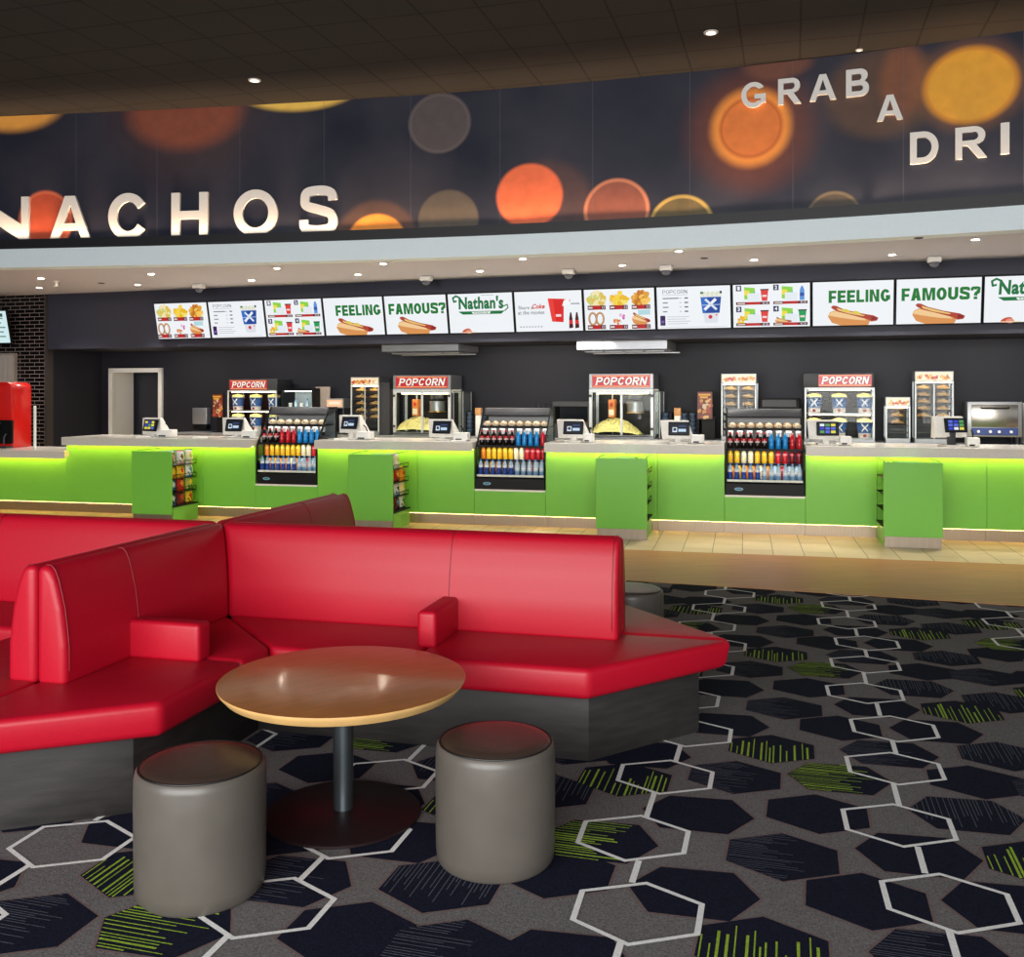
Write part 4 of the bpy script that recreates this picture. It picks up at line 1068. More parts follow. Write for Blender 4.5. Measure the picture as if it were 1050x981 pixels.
P1 = popper(403, 462, 384.5, 'stainless popcorn machine under the left exhaust hood, kettle inside, heap of popcorn')
P2 = popper(604, 670, 383, 'stainless popcorn machine under the right exhaust hood, kettle inside, heap of popcorn')

# buckets
BK = []
M_fluff = M_popc
def bucket(loc, rz, label):
    if not BK:
        t = thing('popcorn_bucket', label, 'popcorn bucket', loc, rz, 'popcorn buckets in the warmers'); t.scale = (1.32, 1.32, 1.22)
        b = B(); pr = [(.062, 0), (.066, .035), (.069, .06), (.080, .155), (.084, .185), (.087, .19)]
        b.lathe(pr, 28, c=[(226,214,206), (206,196,196), (38,84,150), (30,66,120), (226,230,235), (226,230,235)])
        for (a0, z0, a1, z1) in ((-.42, .08, .42, .165), (.42, .08, -.42, .165)):
            n = 6
            for i in range(n):
                t0, t1 = i/n, (i+1)/n; q = []
                for tt, dz in ((t0, -.010), (t1, -.010), (t1, .010), (t0, .010)):
                    a = a0 + (a1 - a0)*tt; z = z0 + (z1 - z0)*tt + dz; r = .0625 + (z/.19)*.0245 + .0035
                    q.append((r*math.sin(a), -r*math.cos(a), z))
                b.face(q, 0, (236, 238, 242))
        b.ball(0, -.0655, .03, .02, .004, .018, 10, 6, c=(150, 40, 50))
        b.build('tub', M_paint, t)
        b = B(); b.ball(0, 0, .185, .082, .082, .035, 14, 8, jit=.08)
        for _ in range(26):
            a, r = random.uniform(0, 2*PI), random.uniform(0, .075); b.ball(r*math.cos(a), r*math.sin(a), .205 + .02*(1 - r/.08), .013, .013, .012, 6, 4, jit=.3)
        b.build('popcorn', M_fluff, t)
        BK.append(t); return t
    return dup(BK[0], loc, rz, label)
def warmer(px0, px1, py0, label, nm, sign_left, mir):
    d = BD + .06; s0, W, H = rect_on(px0, px1, py0, d); D = .50
    t = thing('popcorn_warmer', label, 'popcorn warmer', WF.w(s0, d, BZ), WF.rot, 'popcorn bucket warmers')
    zh = H * .79
    b = B(); b.rbox(0, W, 0, D, 0, .04, .004, 1); b.build('base', M_steel, t)
    posts(t, W, D, .04, zh, .022, M_frame)
    b = B(); b.rbox(0, W, 0, .025, zh - .02, zh, .003, 1); b.build('top_rail', M_frame, t)
    b = B(); b.rbox(.01 if sign_left else -.02, W + (.0 if sign_left else -.01), .02, D, zh, H, .012, 2); hd = b.build('header', M_dsteel, t)
    sx0, sx1 = (.04, W*.80) if sign_left else (W*.20, W - .04)
    popcorn_sign(hd, sx0, sx1, zh + .015, H - .02, .018)
    panes(t, W, D, .04, zh - .02)
    b = B(); b.box(.02, W - .02, D - .03, D - .02, .04, zh); b.build('back_panel', M_black, t)
    zs = [.05, .05 + zh*.06, zh*.50]
    for zz in (zh*.07, zh*.53):
        b = B(); b.box(.02, W - .02, .02, D - .03, zz - .012, zz); b.build('shelf', M_steel, t)
    for zz in (zh*.50, zh - .03):
        b = B(); b.box(.06, W - .06, .05, .07, zz - .006, zz); b.build('lamp', M_lamp, t)
    n = 3
    for r, zz in enumerate((zh*.53, zh*.07)):
        for i in range(n):
            x = .13 + (W - .26) * i / (n - 1)
            p = WF.w(s0 + x, d + .14, BZ + zz)
            bucket(p, WF.rot, 'blue popcorn bucket with white X, %s on the %s shelf of the %s warmer' % (['left', 'middle', 'right'][i], ['upper', 'lower'][r], nm))
    return t
warmer(233, 283.5, 388.5, 'glass popcorn warmer with red sign, behind the second till from left', 'left', True, 0)
warmer(825, 897, 382.5, 'glass popcorn warmer with red sign, right of the rightmost drinks cooler', 'right', False, 0)

# hot food cabinets with trays of nachos
TR = []
def tray(loc, rz, label, grp='food trays in the hot cabinets'):
    if not TR:
        t = thing('nacho_tray', label, 'food tray', loc, rz, grp); t.scale = (1.12, 1.2, 1.0)
        b = B(); b.hull([(-.07,-.05,0),(.07,-.05,0),(.07,.05,0),(-.07,.05,0),(-.09,-.07,.03),(.09,-.07,.03),(.09,.07,.03),(-.09,.07,.03)], [(0,3,2,1),(4,5,6,7),(0,1,5,4),(1,2,6,5),(2,3,7,6),(3,0,4,7)], .004, 1, c=(60,44,34)); b.build('tray', M_paint, t)
        b = B(); r2 = random.Random(5)
        for _ in range(34):
            a, r = r2.uniform(0, 2*PI), r2.uniform(0, .07); x, y = r*math.cos(a)*1.1, r*math.sin(a)*.85; z = .035 + .04*(1 - r/.075)
            M = Matrix.Translation((x, y, z)) @ Matrix.Rotation(r2.uniform(0, 3), 4, 'Z') @ Matrix.Rotation(r2.uniform(-.8, .8), 4, 'X')
            c = r2.choice([(230,176,84),(216,150,66),(240,204,120),(190,120,54),(246,220,160)])
            b.prism([(-.026,-.018),(.026,-.018),(0,.028)], -.003, .003, 0, 1, c=c, M=M)
        b.build('chips', M_paint, t); TR.append(t); return t
    return dup(TR[0], loc, rz, label, grp)
def hot_cabinet(px0, px1, py0, label, nm, levels, cols, D=.42, d=BD + .05, frac=.86, filled=None, lamp=True):
    s0, W, H = rect_on(px0, px1, py0, d)
    t = thing('hot_food_cabinet', label, 'hot food cabinet', WF.w(s0, d, BZ), WF.rot, 'hot food cabinets')
    zh = H * frac
    b = B(); b.rbox(0, W, 0, D, 0, .06, .004, 1); b.build('base', M_steel, t)
    posts(t, W, D, .06, zh, .02, M_frame)
    b = B(); b.rbox(0, W, 0, D, zh, H, .005, 1); hd = b.build('header', M_steel, t)
    A = Art(.0008); A.rect(.012, W - .012, zh + .012, H - .012, (250, 226, 190)); r2 = random.Random(int(px0))
    for i in range(16):
        x = .03 + (W - .06) * (i + .5) / 16; A.ell(x, zh + (H - zh)*(.42 + .12*r2.uniform(-1, 1)), W*.045, (H - zh)*.22, r2.choice([(224,150,60),(206,110,50),(240,190,110),(250,240,220),(200,70,50)]), 10, rot=r2.uniform(0, 3))
    o = A.b.build('picture_panel', M_sign, hd)
    panes(t, W, D, .06, zh)
    b = B(); b.box(.02, W - .02, D - .03, D - .02, .06, zh); b.build('back_panel', M_dsteel, t)
    if cols == 2:
        b = B(); b.rbox(W/2 - .008, W/2 + .008, .0, .016, .06, zh, .002, 1); b.build('door_stile', M_frame, t)
    b = B(); b.box(.03, W - .03, .03, .045, zh - .02, zh - .006); b.build('lamp', M_lamp, t)
    z_lo, z_hi = .14, zh - (zh - .06)*.17
    for l in range(levels):
        zz = z_hi - (z_hi - z_lo) * l / max(1, levels - 1)
        b = B()
        for k in range(7): b.tube([(.02, .03 + k*(D - .08)/6, zz), (W - .02, .03 + k*(D - .08)/6, zz)], .003, 5)
        for x in (.03, W/2, W - .03): b.tube([(x, .03, zz - .003), (x, D - .05, zz - .003)], .003, 5)
        b.build('rack', M_dsteel, t)
        if filled is not None and l not in filled: continue
        for c_ in range(cols):
            x = W*(c_ + .5)/cols
            p = WF.w(s0 + x, d + .14, BZ + zz + .004)
            cn = '' if cols == 1 else [' left', ' right'][c_]
            tray(p, WF.rot + .1*(l - c_), 'nacho tray%s, %s rack from top, %s' % (',' + cn + ' column' if cn else '', ORD[l], nm))
    return t
hot_cabinet(359.5, 388.5, 386.5, 'tall glass hot food cabinet left of the left popcorn machine', 'tall cabinet by left popcorn machine', 6, 2, filled=(0,1,2,3,4))
hot_cabinet(739.5, 775.5, 383, 'tall glass hot food cabinet behind the rightmost drinks cooler', 'tall cabinet behind rightmost cooler', 6, 2)
hot_cabinet(938, 978, 380.5, 'tall glass hot food cabinet between small warmer and pizza oven', 'tall cabinet beside pizza oven', 7, 2, filled=(0,1,2,3,4))
hot_cabinet(908, 933.5, 407, 'small glass food warmer right of the right popcorn warmer', 'small food warmer', 4, 1, frac=.80, filled=(0,1,2))
# dark side cabinet of the left hot cabinet
s0, W, H = rect_on(389, 399.5, 392, BD + .08)
b = B(); b.rbox(0, W, 0, .40, 0, H, .004, 1); b.box(.01, W - .01, -.004, 0, .12, H*.45, 0); tag(b.build('tall_server_cabinet', M_dsteel, None, WF.w(s0, BD + .08, BZ), WF.rot), 'narrow dark steel cabinet between hot food cabinet and left popcorn machine', 'cabinet')
for (a, c, y, lab) in ((464.5, 475, 401.5, 'narrow glass sided case right of the left popcorn machine'), (671, 677, 401.5, 'narrow glass sided case right of the right popcorn machine')):
    s0, W, H = rect_on(a, c, y, BD + .1)
    t = thing('glass_case', lab, 'glass case', WF.w(s0, BD + .1, BZ), WF.rot, 'narrow glass cases')
    posts(t, W, .4, 0, H, .014, M_steel); panes(t, W, .4, .02, H)
    b = B(); b.box(0, W, 0, .4, 0, .02); b.box(0, W, 0, .4, H, H + .015); b.box(.01, W - .01, .36, .37, .02, H); b.build('frame', M_dsteel, t)

# pizza oven
d = BD + .04; s0, W, H = rect_on(992, 1048, 412, d)
t = thing('pizza_oven', 'stainless pizza oven with blue control panel at the right edge', 'oven', WF.w(s0, d, BZ), WF.rot)
b = B(); b.rbox(0, W, 0, .5, .10, H, .006, 2); b.build('body', M_steel, t)
for x in (.05, W - .05):
    for y in (.05, .45):
        b = B(); b.lathe([(.018, 0), (.022, .1)], 10, x, y, 0); b.build('leg', M_dsteel, t)
b = B(); b.rbox(.05, W - .05, -.025, 0, .235, H - .035, .005, 2); dr = b.build('door', mat('oven_door', (176, 170, 160), .22, metal=.9, var=.15, scale=4), t)
b = B(); b.tube([(W*.25, -.02, H - .075), (W*.25, -.06, H - .085), (W*.75, -.06, H - .085), (W*.75, -.02, H - .075)], .012, 8); b.build('handle', M_black, dr)
b = B(); b.rbox(.05, W - .05, -.022, 0, .125, .22, .004, 1); pn = b.build('control_panel', mat('blue_panel', (24, 54, 124), .35), t)
for x in (.2, .42, .58, .8):
    b = B(); b.lathe([(.02, 0), (.018, .016), (.004, .018)], 14); o = b.build('knob', M_white, pn); o.location = (W*x, -.022, .172); o.rotation_euler = (PI/2, 0, 0)

# drinks fridge
d = BD + .05; s0, W, H = rect_on(288, 321, 398, d)
t = thing('bar_fridge', 'small black framed lit fridge behind the leftmost drinks cooler', 'fridge', WF.w(s0, d, BZ), WF.rot)
b = B(); b.box(0, .03, .03, .45, 0, H); b.box(W - .03, W, .03, .45, 0, H); b.box(0, W, .03, .45, 0, .04); b.box(0, W, .03, .45, H - .04, H); b.build('body', M_black, t)
b = B(); b.box(.03, W - .03, .42, .44, .04, H - .04); b.build('lining', mat('fridge_lining', (226, 232, 234), .4), t)
b = B(); b.box(.04, W - .04, .06, .08, H - .056, H - .044); b.build('lamp', mat_emit('fridge_light', (226, 244, 255), 7.0), t)
for zz in (.22, .40):
    b = B(); b.box(.03, W - .03, .06, .42, zz, zz + .008); b.build('shelf', M_white, t)
b = B()
for (a, c, e, f) in ((0, .025, 0, H), (W - .025, W, 0, H), (.025, W - .025, 0, .03), (.025, W - .025, H - .03, H)): b.box(a, c, 0, .03, e, f)
dr = b.build('door', M_black, t); b = B(); b.box(.025, W - .025, .012, .016, .03, H - .03); b.build('glass', M_glass, dr)
for i in range(5):
    bottle('clear' if i % 2 else 'white', WF.w(s0 + .09 + (W - .18)*i/4, d + .16, BZ + .408), '%s on the top fridge shelf, %s from left' % ('clear bottle' if i % 2 else 'white cup', ORD[i]), 'drinks in the bar fridge')
for i in range(4):
    bottle('clear', WF.w(s0 + .10 + (W - .2)*i/3, d + .16, BZ + .228), 'clear bottle on the middle fridge shelf, %s from left' % ORD[i], 'drinks in the bar fridge')
# board, warming lamp
s0, W, H = rect_on(323.5, 338, 396.5, BD + .3)
b = B(); b.rbox(0, W, 0, .03, 0, H, .004, 1); tag(b.build('pale_board', mat('pale_board', (176, 160, 148), .5, var=.1), None, WF.w(s0, BD + .3, BZ), WF.rot), 'pale upright board between bar fridge and warm lamp box', 'board')
s0, W, H = rect_on(334, 352, 408.5, BD + .06)
t = thing('heat_lamp_unit', 'small heat lamp unit glowing warm behind the leftmost drinks cooler', 'heat lamp', WF.w(s0, BD + .06, BZ), WF.rot)
b = B(); b.rbox(0, W, 0, .3, H - .16, H, .006, 1); b.build('hood', M_steel, t)
A = Art(); A.rect(.02, W - .02, H - .14, H - .02, (255, 196, 150)); A.rect(.06, W - .06, H - .1, H - .05, (255, 232, 205)); A.b.build('lit_panel', M_sign, t)
b = B(); b.box(.0, .02, .02, .28, 0, H - .16); b.box(W - .02, W, .02, .28, 0, H - .16); b.box(0, W, 0, .3, 0, .03); b.build('stand', M_dsteel, t)

# cards, dispensers, cups, roller grill
def card(px0, px1, py0, py1, label, seed):
    d = BD + .12; s0, s1 = WF.s(px0, d), WF.s(px1, d); z0, z1 = WF.z(px0, py1, d), WF.z(px0, py0, d); W = s1 - s0
    t = thing('menu_card', label, 'sign', WF.w(s0, d, BZ), WF.rot, 'orange menu cards')
    b = B(); b.rbox(-.02, W + .02, .0, .16, 0, .02, .004, 1); b.rbox(W*.3, W + .03, .03, .08, .02, z0 - BZ + .04, .004, 1); b.build('stand', M_black, t)
    b = B(); b.rbox(0, W, 0, .02, z0 - BZ, z1 - BZ, .002, 1); cd = b.build('board', M_black, t)
    A = Art(.0008); h = z1 - z0; A.rect(.01, W - .01, z0 - BZ + .01, z1 - BZ - .01, (120, 40, 26)); r2 = random.Random(seed)
    for i in range(26): A.ell(W*r2.uniform(.15, .85), z0 - BZ + h*r2.uniform(.08, .74), W*r2.uniform(.06, .2), h*r2.uniform(.03, .07), r2.choice([(226,150,60),(240,190,110),(200,70,44),(236,206,160),(170,60,40)]), 10, rot=r2.uniform(0, 3))
    for j, f in enumerate(((.12, .86), (.2, .7))): A.rect(W*f[0], W*f[1], z0 - BZ + h*(.84 - .09*j), z0 - BZ + h*(.91 - .09*j), (250, 176, 50))
    A.b.build('picture', mat_attr('emissive_card', .4, .75), cd)  # card picture drawn with an emissive material
card(217.5, 229, 403.5, 428, 'orange menu card on black stand left of the left popcorn warmer', 1)
card(714.5, 731, 401, 430, 'orange menu card on black stand left of the tall cabinet behind the cooler', 2)
s0, s1 = WF.s(197, 1.25), WF.s(212, 1.25); z0, z1 = WF.z(204, 440, 1.25), WF.z(204, 418, 1.25); W = s1 - s0
t = thing('towel_dispenser', 'white paper towel dispenser on the dark back wall beside the doorway', 'dispenser', WF.w(s0, 1.25, z0), WF.rot)
b = B(); b.rbox(0, W, 0, .13, .09, z1 - z0, .015, 3); b.build('cover', M_steel, t); b = B(); b.rbox(.01, W - .01, .01, .13, 0, .09, .008, 2); b.build('tray', M_black, t)
def cupstack(px, n, label):
    d = BD + .35; s = WF.s(px, d)
    t = thing('cup_dispenser', label, 'cup dispenser', WF.w(s, d, BZ), WF.rot, 'dark cup dispensers')
    b = B(); b.rbox(-.09, .09, 0, .2, 0, .40, .004, 1); b.build('housing', M_black, t)
    for i in range(n):
        b = B(); b.lathe([(.036, 0), (.046, .05), (.049, .052), (.049, .058)], 14, -.001, -.055, .05 + .07*i, c=[(60,80,110), (150,165,180), (80,100,130), (80,100,130)]); b.build('cup', M_paint, t)
    return t
for i, (px, lab) in enumerate(((483, 'dark cup dispenser left of the middle drinks cooler'), (496, 'dark cup dispenser just behind the left end of the middle drinks cooler'), (683, 'dark cup dispenser right of the right popcorn machine, left of three'), (702, 'dark cup dispenser right of a white roll holder, middle of three'), (711, 'dark cup dispenser beside an orange menu card, right of three'))):
    cupstack(px, 5, lab)
for px, lab in ((490, 'white paper roll holder with tan top left of the middle drinks cooler'), (694.5, 'white paper roll holder with tan top between cup dispensers')):
    d = BD + .2; s = WF.s(px, d); zt = WF.z(px, 418, d) - BZ
    t = thing('paper_roll_holder', lab, 'holder', WF.w(s, d, BZ), WF.rot, 'paper roll holders')
    b = B(); b.rbox(-.045, .045, 0, .09, 0, zt - .12, .01, 2); b.build('roll', M_white, t)
    b = B(); b.rbox(-.05, .05, -.005, .095, zt - .12, zt, .01, 2, c=(206, 150, 96)); b.build('top', M_paint, t)
d = BD + .05; s0, W, H = rect_on(565.5, 603, 411.5, d)
t = thing('roller_grill', 'roller grill with glass hood and sausages, left of the right popcorn machine', 'roller grill', WF.w(s0, d, BZ), WF.rot)
b = B(); b.rbox(0, W, 0, .45, 0, H*.38, .006, 1); b.build('base', M_dsteel, t)
for i in range(6):
    b = B(); b.tube([(.05, .08 + i*.055, H*.42), (W - .05, .08 + i*.055, H*.42)], .016, 8); b.build('sausage', mat('sausage', (150, 76, 54), .35), t)
b = B(); b.prism_x([(.0, H*.40), (.07, H*.86), (.07, H*.87), (-.006, H*.40)], 0.01, W - .01); b.build('front_glass', M_cside, t)
b = B(); b.rbox(0, W, .06, .45, H*.86, H, .004, 1); b.box(0, .015, .03, .45, H*.38, H*.87); b.box(W - .015, W, .03, .45, H*.38, H*.87); b.build('hood', M_dsteel, t)
s0 = WF.s(547, BD + .5); t = thing('gooseneck_tap', 'pair of thin gooseneck taps behind the middle drinks cooler', 'tap', WF.w(s0, BD + .5, BZ), WF.rot)
H = WF.z(550, 413, BD + .5) - BZ
for x in (0, .16):
    b = B(); b.tube([(x, 0, 0), (x, 0, H*.9), (x + .03, -.02, H), (x + .11, -.1, H), (x + .13, -.13, H*.85)], .009, 8); b.build('spout', M_dsteel, t)
d = BD + .2; s0, W, H = rect_on(778, 820, 408.5, d)
t = thing('coffee_machine', 'low black machine behind the rightmost drinks cooler hood', 'machine', WF.w(s0, d, BZ), WF.rot)
b = B(); b.rbox(0, W, 0, .4, 0, H, .012, 2); b.build('body', M_black, t)
b = B(); b.box(.05, W - .05, -.004, 0, H - .12, H - .02); b.build('front_trim', M_dsteel, t)
s0, W, H = rect_on(1051, 1075, 413, BD + .05)
t = thing('white_dispenser', 'white boxy dispenser at the right edge beyond the pizza oven', 'dispenser', WF.w(s0, BD + .05, BZ), WF.rot)
b = B(); b.rbox(0, W, 0, .35, .0, H, .02, 3); b.build('body', M_white, t); b = B(); b.rbox(.05, W - .05, -.02, .02, .1, .3, .01, 2); b.build('bay', M_black, t)

# exhaust hoods
for a, c, y0, y1, lab in ((391.5, 470, 353.3, 360, 'long steel exhaust hood above the left popcorn machine'), (591.5, 684, 349.3, 358, 'long steel exhaust hood above the right popcorn machine')):
    d = .30; s0, s1 = WF.s(a, d), WF.s(c, d); W = s1 - s0; z1 = WF.z((a + c)/2, y0, d); z0 = WF.z((a + c)/2, y1, d)
    t = thing('exhaust_hood', lab, 'exhaust hood', WF.w(s0, d, 0), WF.rot, 'exhaust hoods')
    b = B()
    b.box(0, W, 0, .03, z0, z1); b.box(0, W, .9, .93, z0, z1); b.box(0, .03, .03, .9, z0, z1); b.box(W - .03, W, .03, .9, z0, z1); b.box(.03, W - .03, .03, .9, z1 - .02, 2.405); b.build('canopy', M_steel, t)
    for k in range(4):
        b = B(); b.rbox(.06 + k*(W - .12)/4, .04 + (k + 1)*(W - .12)/4, .25, .85, z0 - .03, z0 - .01, .004, 1); b.build('filter', M_steel, t)
    b = B(); b.rbox(.15, W + .12, .45, .50, z0 - .05, z0 - .03, .004, 1); b.build('drip_rail', M_steel, t)
# ================================================================== menu screens
SW_, SH_ = 1.0, .585       # lit area
def blob(A, cx, cz, r, cols, n, seed, k=.45):
    r2 = random.Random(seed)
    for i in range(n):
        a, q = r2.uniform(0, 2*PI), r * math.sqrt(r2.random())
        A.ell(cx + q*math.cos(a), cz + q*math.sin(a)*.75, r*k*r2.uniform(.5, 1), r*k*r2.uniform(.4, .8), r2.choice(cols), 8, rot=r2.uniform(0, 3))
NB = (216, 38, 36)
def bar(A, x0, x1, z0, z1):
    A.rect(x0, x1, z0, z1, (96, 24, 30)); A.rect(x0 + .3*(x1 - x0), x0 + .72*(x1 - x0), z0, z1, (190, 34, 36)); A.rect(x0 + .04*(x1-x0), x0 + .27*(x1-x0), z0 + .3*(z1-z0), z1 - .3*(z1-z0), (236, 220, 214)); A.rect(x1 - .2*(x1-x0), x1 - .05*(x1-x0), z0 + .2*(z1-z0), z1 - .2*(z1-z0), (200, 190, 200)); A.rect(x1 - .16*(x1-x0), x1 - .09*(x1-x0), z0 + .3*(z1-z0), z1 - .3*(z1-z0), (60, 40, 60))
def hotdog(A, x0, x1, z0, z1, sausage_only=False):
    w, h = x1 - x0, z1 - z0
    q = lambda u, v: (x0 + u*w, z0 + v*h)
    if not sausage_only:
        A.poly([q(*p) for p in ((0,.45),(.04,.66),(.14,.74),(.3,.66),(.55,.5),(.78,.36),(.84,.2),(.8,.0),(.25,.0),(.08,.14))], (222, 150, 84))
        A.poly([q(*p) for p in ((.01,.5),(.06,.66),(.15,.7),(.4,.56),(.72,.36),(.76,.22),(.5,.28),(.2,.4))], (246, 206, 150))
    A.poly([q(*p) for p in ((.06,.9),(.1,.98),(.17,.96),(.3,.80),(.6,.60),(.9,.46),(1,.34),(.97,.2),(.86,.16),(.78,.28),(.5,.48),(.22,.66),(.1,.8))], (178, 66, 50))
    A.poly([q(*p) for p in ((.86,.42),(.98,.36),(.95,.24),(.86,.22))], (140, 34, 30))
    A.poly([q(*p) for p in ((.18,.86),(.3,.76),(.6,.56),(.74,.47),(.7,.43),(.4,.58),(.2,.74))], (236, 200, 120))
def c_food(A):
    W, H = SW_, SH_
    it = [((246,232,180),(226,196,90),(206,214,120)),((250,214,70),(240,190,40),(250,230,120)),((226,160,50),(200,120,36),(250,200,90)),None,((240,206,150),(226,226,230),(220,120,60)),None]
    for i in range(6):
        cx = W*(.18 + .32*(i % 3)); cz = H*(.74 - .47*(i // 3)); 
        if i == 3:
            for sx in (-1, 1):
                A.curve([(cx + sx*(.052 + .052*math.sin(a)), cz + .015 + .085*math.cos(a)) for a in [k*PI/8 for k in range(17)]], .026, (150, 86, 40)); A.curve([(cx + sx*(.052 + .052*math.sin(a)), cz + .018 + .085*math.cos(a)) for a in [k*PI/8 for k in range(17)]], .011, (226, 180, 120))
        elif i == 5: hotdog(A, cx - .13, cx + .13, cz - .08, cz + .10); A.rect(cx - .04, cx + .13, cz + .06, cz + .13, (180, 220, 226))
        elif i == 4: blob(A, cx - .03, cz - .02, .065, it[4], 12, 4); blob(A, cx + .06, cz + .05, .05, ((220,120,190),(190,90,170),(240,200,230)), 8, 9)
        else: A.ell(cx, cz - .01, .135, .10, (240, 228, 196), 16); blob(A, cx, cz + .015, .12, it[i], 34, i + 1, .4)
        bar(A, cx - .13, cx + .13, cz - .135, cz - .075)
def c_popcorn(A):
    W, H = SW_, SH_
    bold_line(A, 'POPCORN', .08, .42, H*.84, H*.93, (110, 116, 126), .12, .2)
    A.rect(.08, .42, H*.805, H*.812, (150, 154, 160))
    for r in range(4):
        z = H*(.73 - .105*r); A.rect(.08, (.30, .15, .16, .14)[r], z - .008, z + .008, (130, 134, 142)); A.rect(.31, .34, z - .006, z + .006, (190, 194, 200)); A.rect(.38, .43, z - .009, z + .009, (90, 96, 110))
    A.rect(.04, .11, H*.08, H*.32, (50, 28, 92)); A.rect(.055, .095, H*.14, H*.20, (120, 90, 170))
    for r in range(4): A.rect(.14, (.44, .40, .46, .42)[r], H*(.28 - .055*r), H*(.295 - .055*r), (190, 196, 204))
    A.rect(.05, .95, H*.035, H*.045, (206, 210, 216))
    bx0, bx1 = .60, .88
    A.poly([(bx0 - .005, H*.78), (bx1 + .005, H*.78), (bx1 - .055, H*.13), (bx0 + .055, H*.13)], (226, 230, 238))
    A.poly([(bx0, H*.74), (bx1, H*.74), (bx1 - .025, H*.36), (bx0 + .025, H*.36)], (22, 72, 158))
    A.poly([(bx0 + .0, H*.74), (bx0 + .1, H*.74), (bx0 + .06, H*.36), (bx0 + .025, H*.36)], (44, 110, 200))
    A.curve([(.66, H*.45), (.80, H*.68)], .04, (240, 244, 250)); A.curve([(.67, H*.68), (.81, H*.45)], .032, (220, 232, 246)); A.curve([(.62, H*.55), (.86, H*.56)], .008, (200, 220, 244))
    A.ell(.73, H*.27, .028, .028, (210, 50, 66), 14); A.ell(.81, H*.32, .026, .026, (236, 236, 240), 14); A.ell(.812, H*.315, .014, .014, (230, 120, 130), 12)
    [A.ell(.62 + .03*i, H*(.80 + .02*(i % 2)), .03, .03, ((236,238,222),(222,226,204))[i % 2], 9) for i in range(9)]; A.rect(.60, .64, H*.82, H*.87, (60, 120, 90)); A.rect(.86, .89, H*.82, H*.88, (30, 60, 70))
def c_combo(A):
    W, H = SW_, SH_
    for i in range(4):
        x0 = .02 + .49*(i % 2); z0 = H*(.52 - .49*(i // 2)); h = H*.46
        A.rect(x0 + .02, x0 + .09, z0 + h*.72, z0 + h*1.0, (32, 42, 86)); A.text('1234'[i], x0 + .038, x0 + .072, z0 + h*.77, z0 + h*.96, (245, 245, 250), .03)
        A.poly([(x0 + .13, z0 + h*.3), (x0 + .27, z0 + h*.26), (x0 + .27, z0 + h*.86), (x0 + .13, z0 + h*.92)], (140, 214, 70)); A.poly([(x0 + .13, z0 + h*.5), (x0 + .20, z0 + h*.48), (x0 + .20, z0 + h*.74), (x0 + .13, z0 + h*.76)], (240, 224, 70)); A.poly([(x0 + .20, z0 + h*.4), (x0 + .27, z0 + h*.4), (x0 + .27, z0 + h*.7)], (30, 140, 200)); A.rect(x0 + .17, x0 + .33, z0 + h*.2, z0 + h*.6, (232, 240, 246))
        if i == 1: A.poly([(x0+.36,z0+h*.2),(x0+.42,z0+h*.2),(x0+.42,z0+h*.7),(x0+.40,z0+h*.9),(x0+.38,z0+h*.9),(x0+.36,z0+h*.7)], (90, 150, 220)); A.rect(x0+.36, x0+.42, z0+h*.4, z0+h*.56, (30, 80, 170))
        else:
            c = (24, 160, 90) if i == 3 else (226, 60, 60)
            A.poly([(x0+.36,z0+h*.2),(x0+.43,z0+h*.2),(x0+.445,z0+h*.74),(x0+.345,z0+h*.74)], c); A.rect(x0+.34, x0+.45, z0+h*.74, z0+h*.80, (30, 30, 34)); A.rect(x0+.365, x0+.425, z0+h*.4, z0+h*.5, (245, 220, 220))
        if i == 2: blob(A, x0 + .12, z0 + h*.28, .075, ((250,210,70),(240,180,40)), 14, 6)
        if i == 3: hotdog(A, x0 + .04, x0 + .26, z0 + h*.12, z0 + h*.44)
        bar(A, x0 + .02, x0 + .46, z0 + h*.02, z0 + h*.16)
DG = (12, 120, 44)
def c_feeling(A):
    H = SH_; bold_line(A, 'FEELING', .20, .96, H*.52, H*.80, DG); A.poly([(.42, H*.52), (.5, H*.52), (.52, H*.80), (.46, H*.8)], (30, 160, 80)) if 0 else None
    hotdog(A, .19, .82, 0.0, H*.47); A.ell(.42, H*.34, .05, .018, (226, 206, 70), 10, rot=-.3); A.ell(.55, H*.29, .05, .018, (226, 206, 70), 10, rot=-.3)
def c_famous(A):
    H = SH_; bold_line(A, 'FAMOUS?', .06, .985, H*.52, H*.80, DG); hotdog(A, .19, .82, 0.0, H*.47)
def c_nathans(A):
    H = SH_; G = (14, 116, 62)
    A.text("Nathan's", .16, .86, H*.60, H*.93, G, .04, .06)
    A.curve([(.19, H*.90), (.13, H*.95), (.08, H*.90), (.09, H*.80), (.13, H*.82)], .026, G)
    A.curve([(.86, H*.66), (.92, H*.70), (.93, H*.62), (.88, H*.55)], .016, G)
    A.poly([(.15, H*.55), (.88, H*.55), (.82, H*.47), (.22, H*.47)], G); A.poly([(.36, H*.535), (.66, H*.535), (.64, H*.48), (.38, H*.48)], (240, 244, 240)); bold_line(A, 'FAMOUS', .40, .62, H*.487, H*.525, G, .2)
    A.rect(.52, .72, H*.945, H*.955, (150, 170, 160))
    A.ell(.26, H*.05, .07, .032, (206, 80, 60), 12, rot=.3); A.ell(.30, H*.03, .05, .03, (230, 150, 130), 10); A.rect(.2, .42, 0, H*.02, (240, 220, 180))
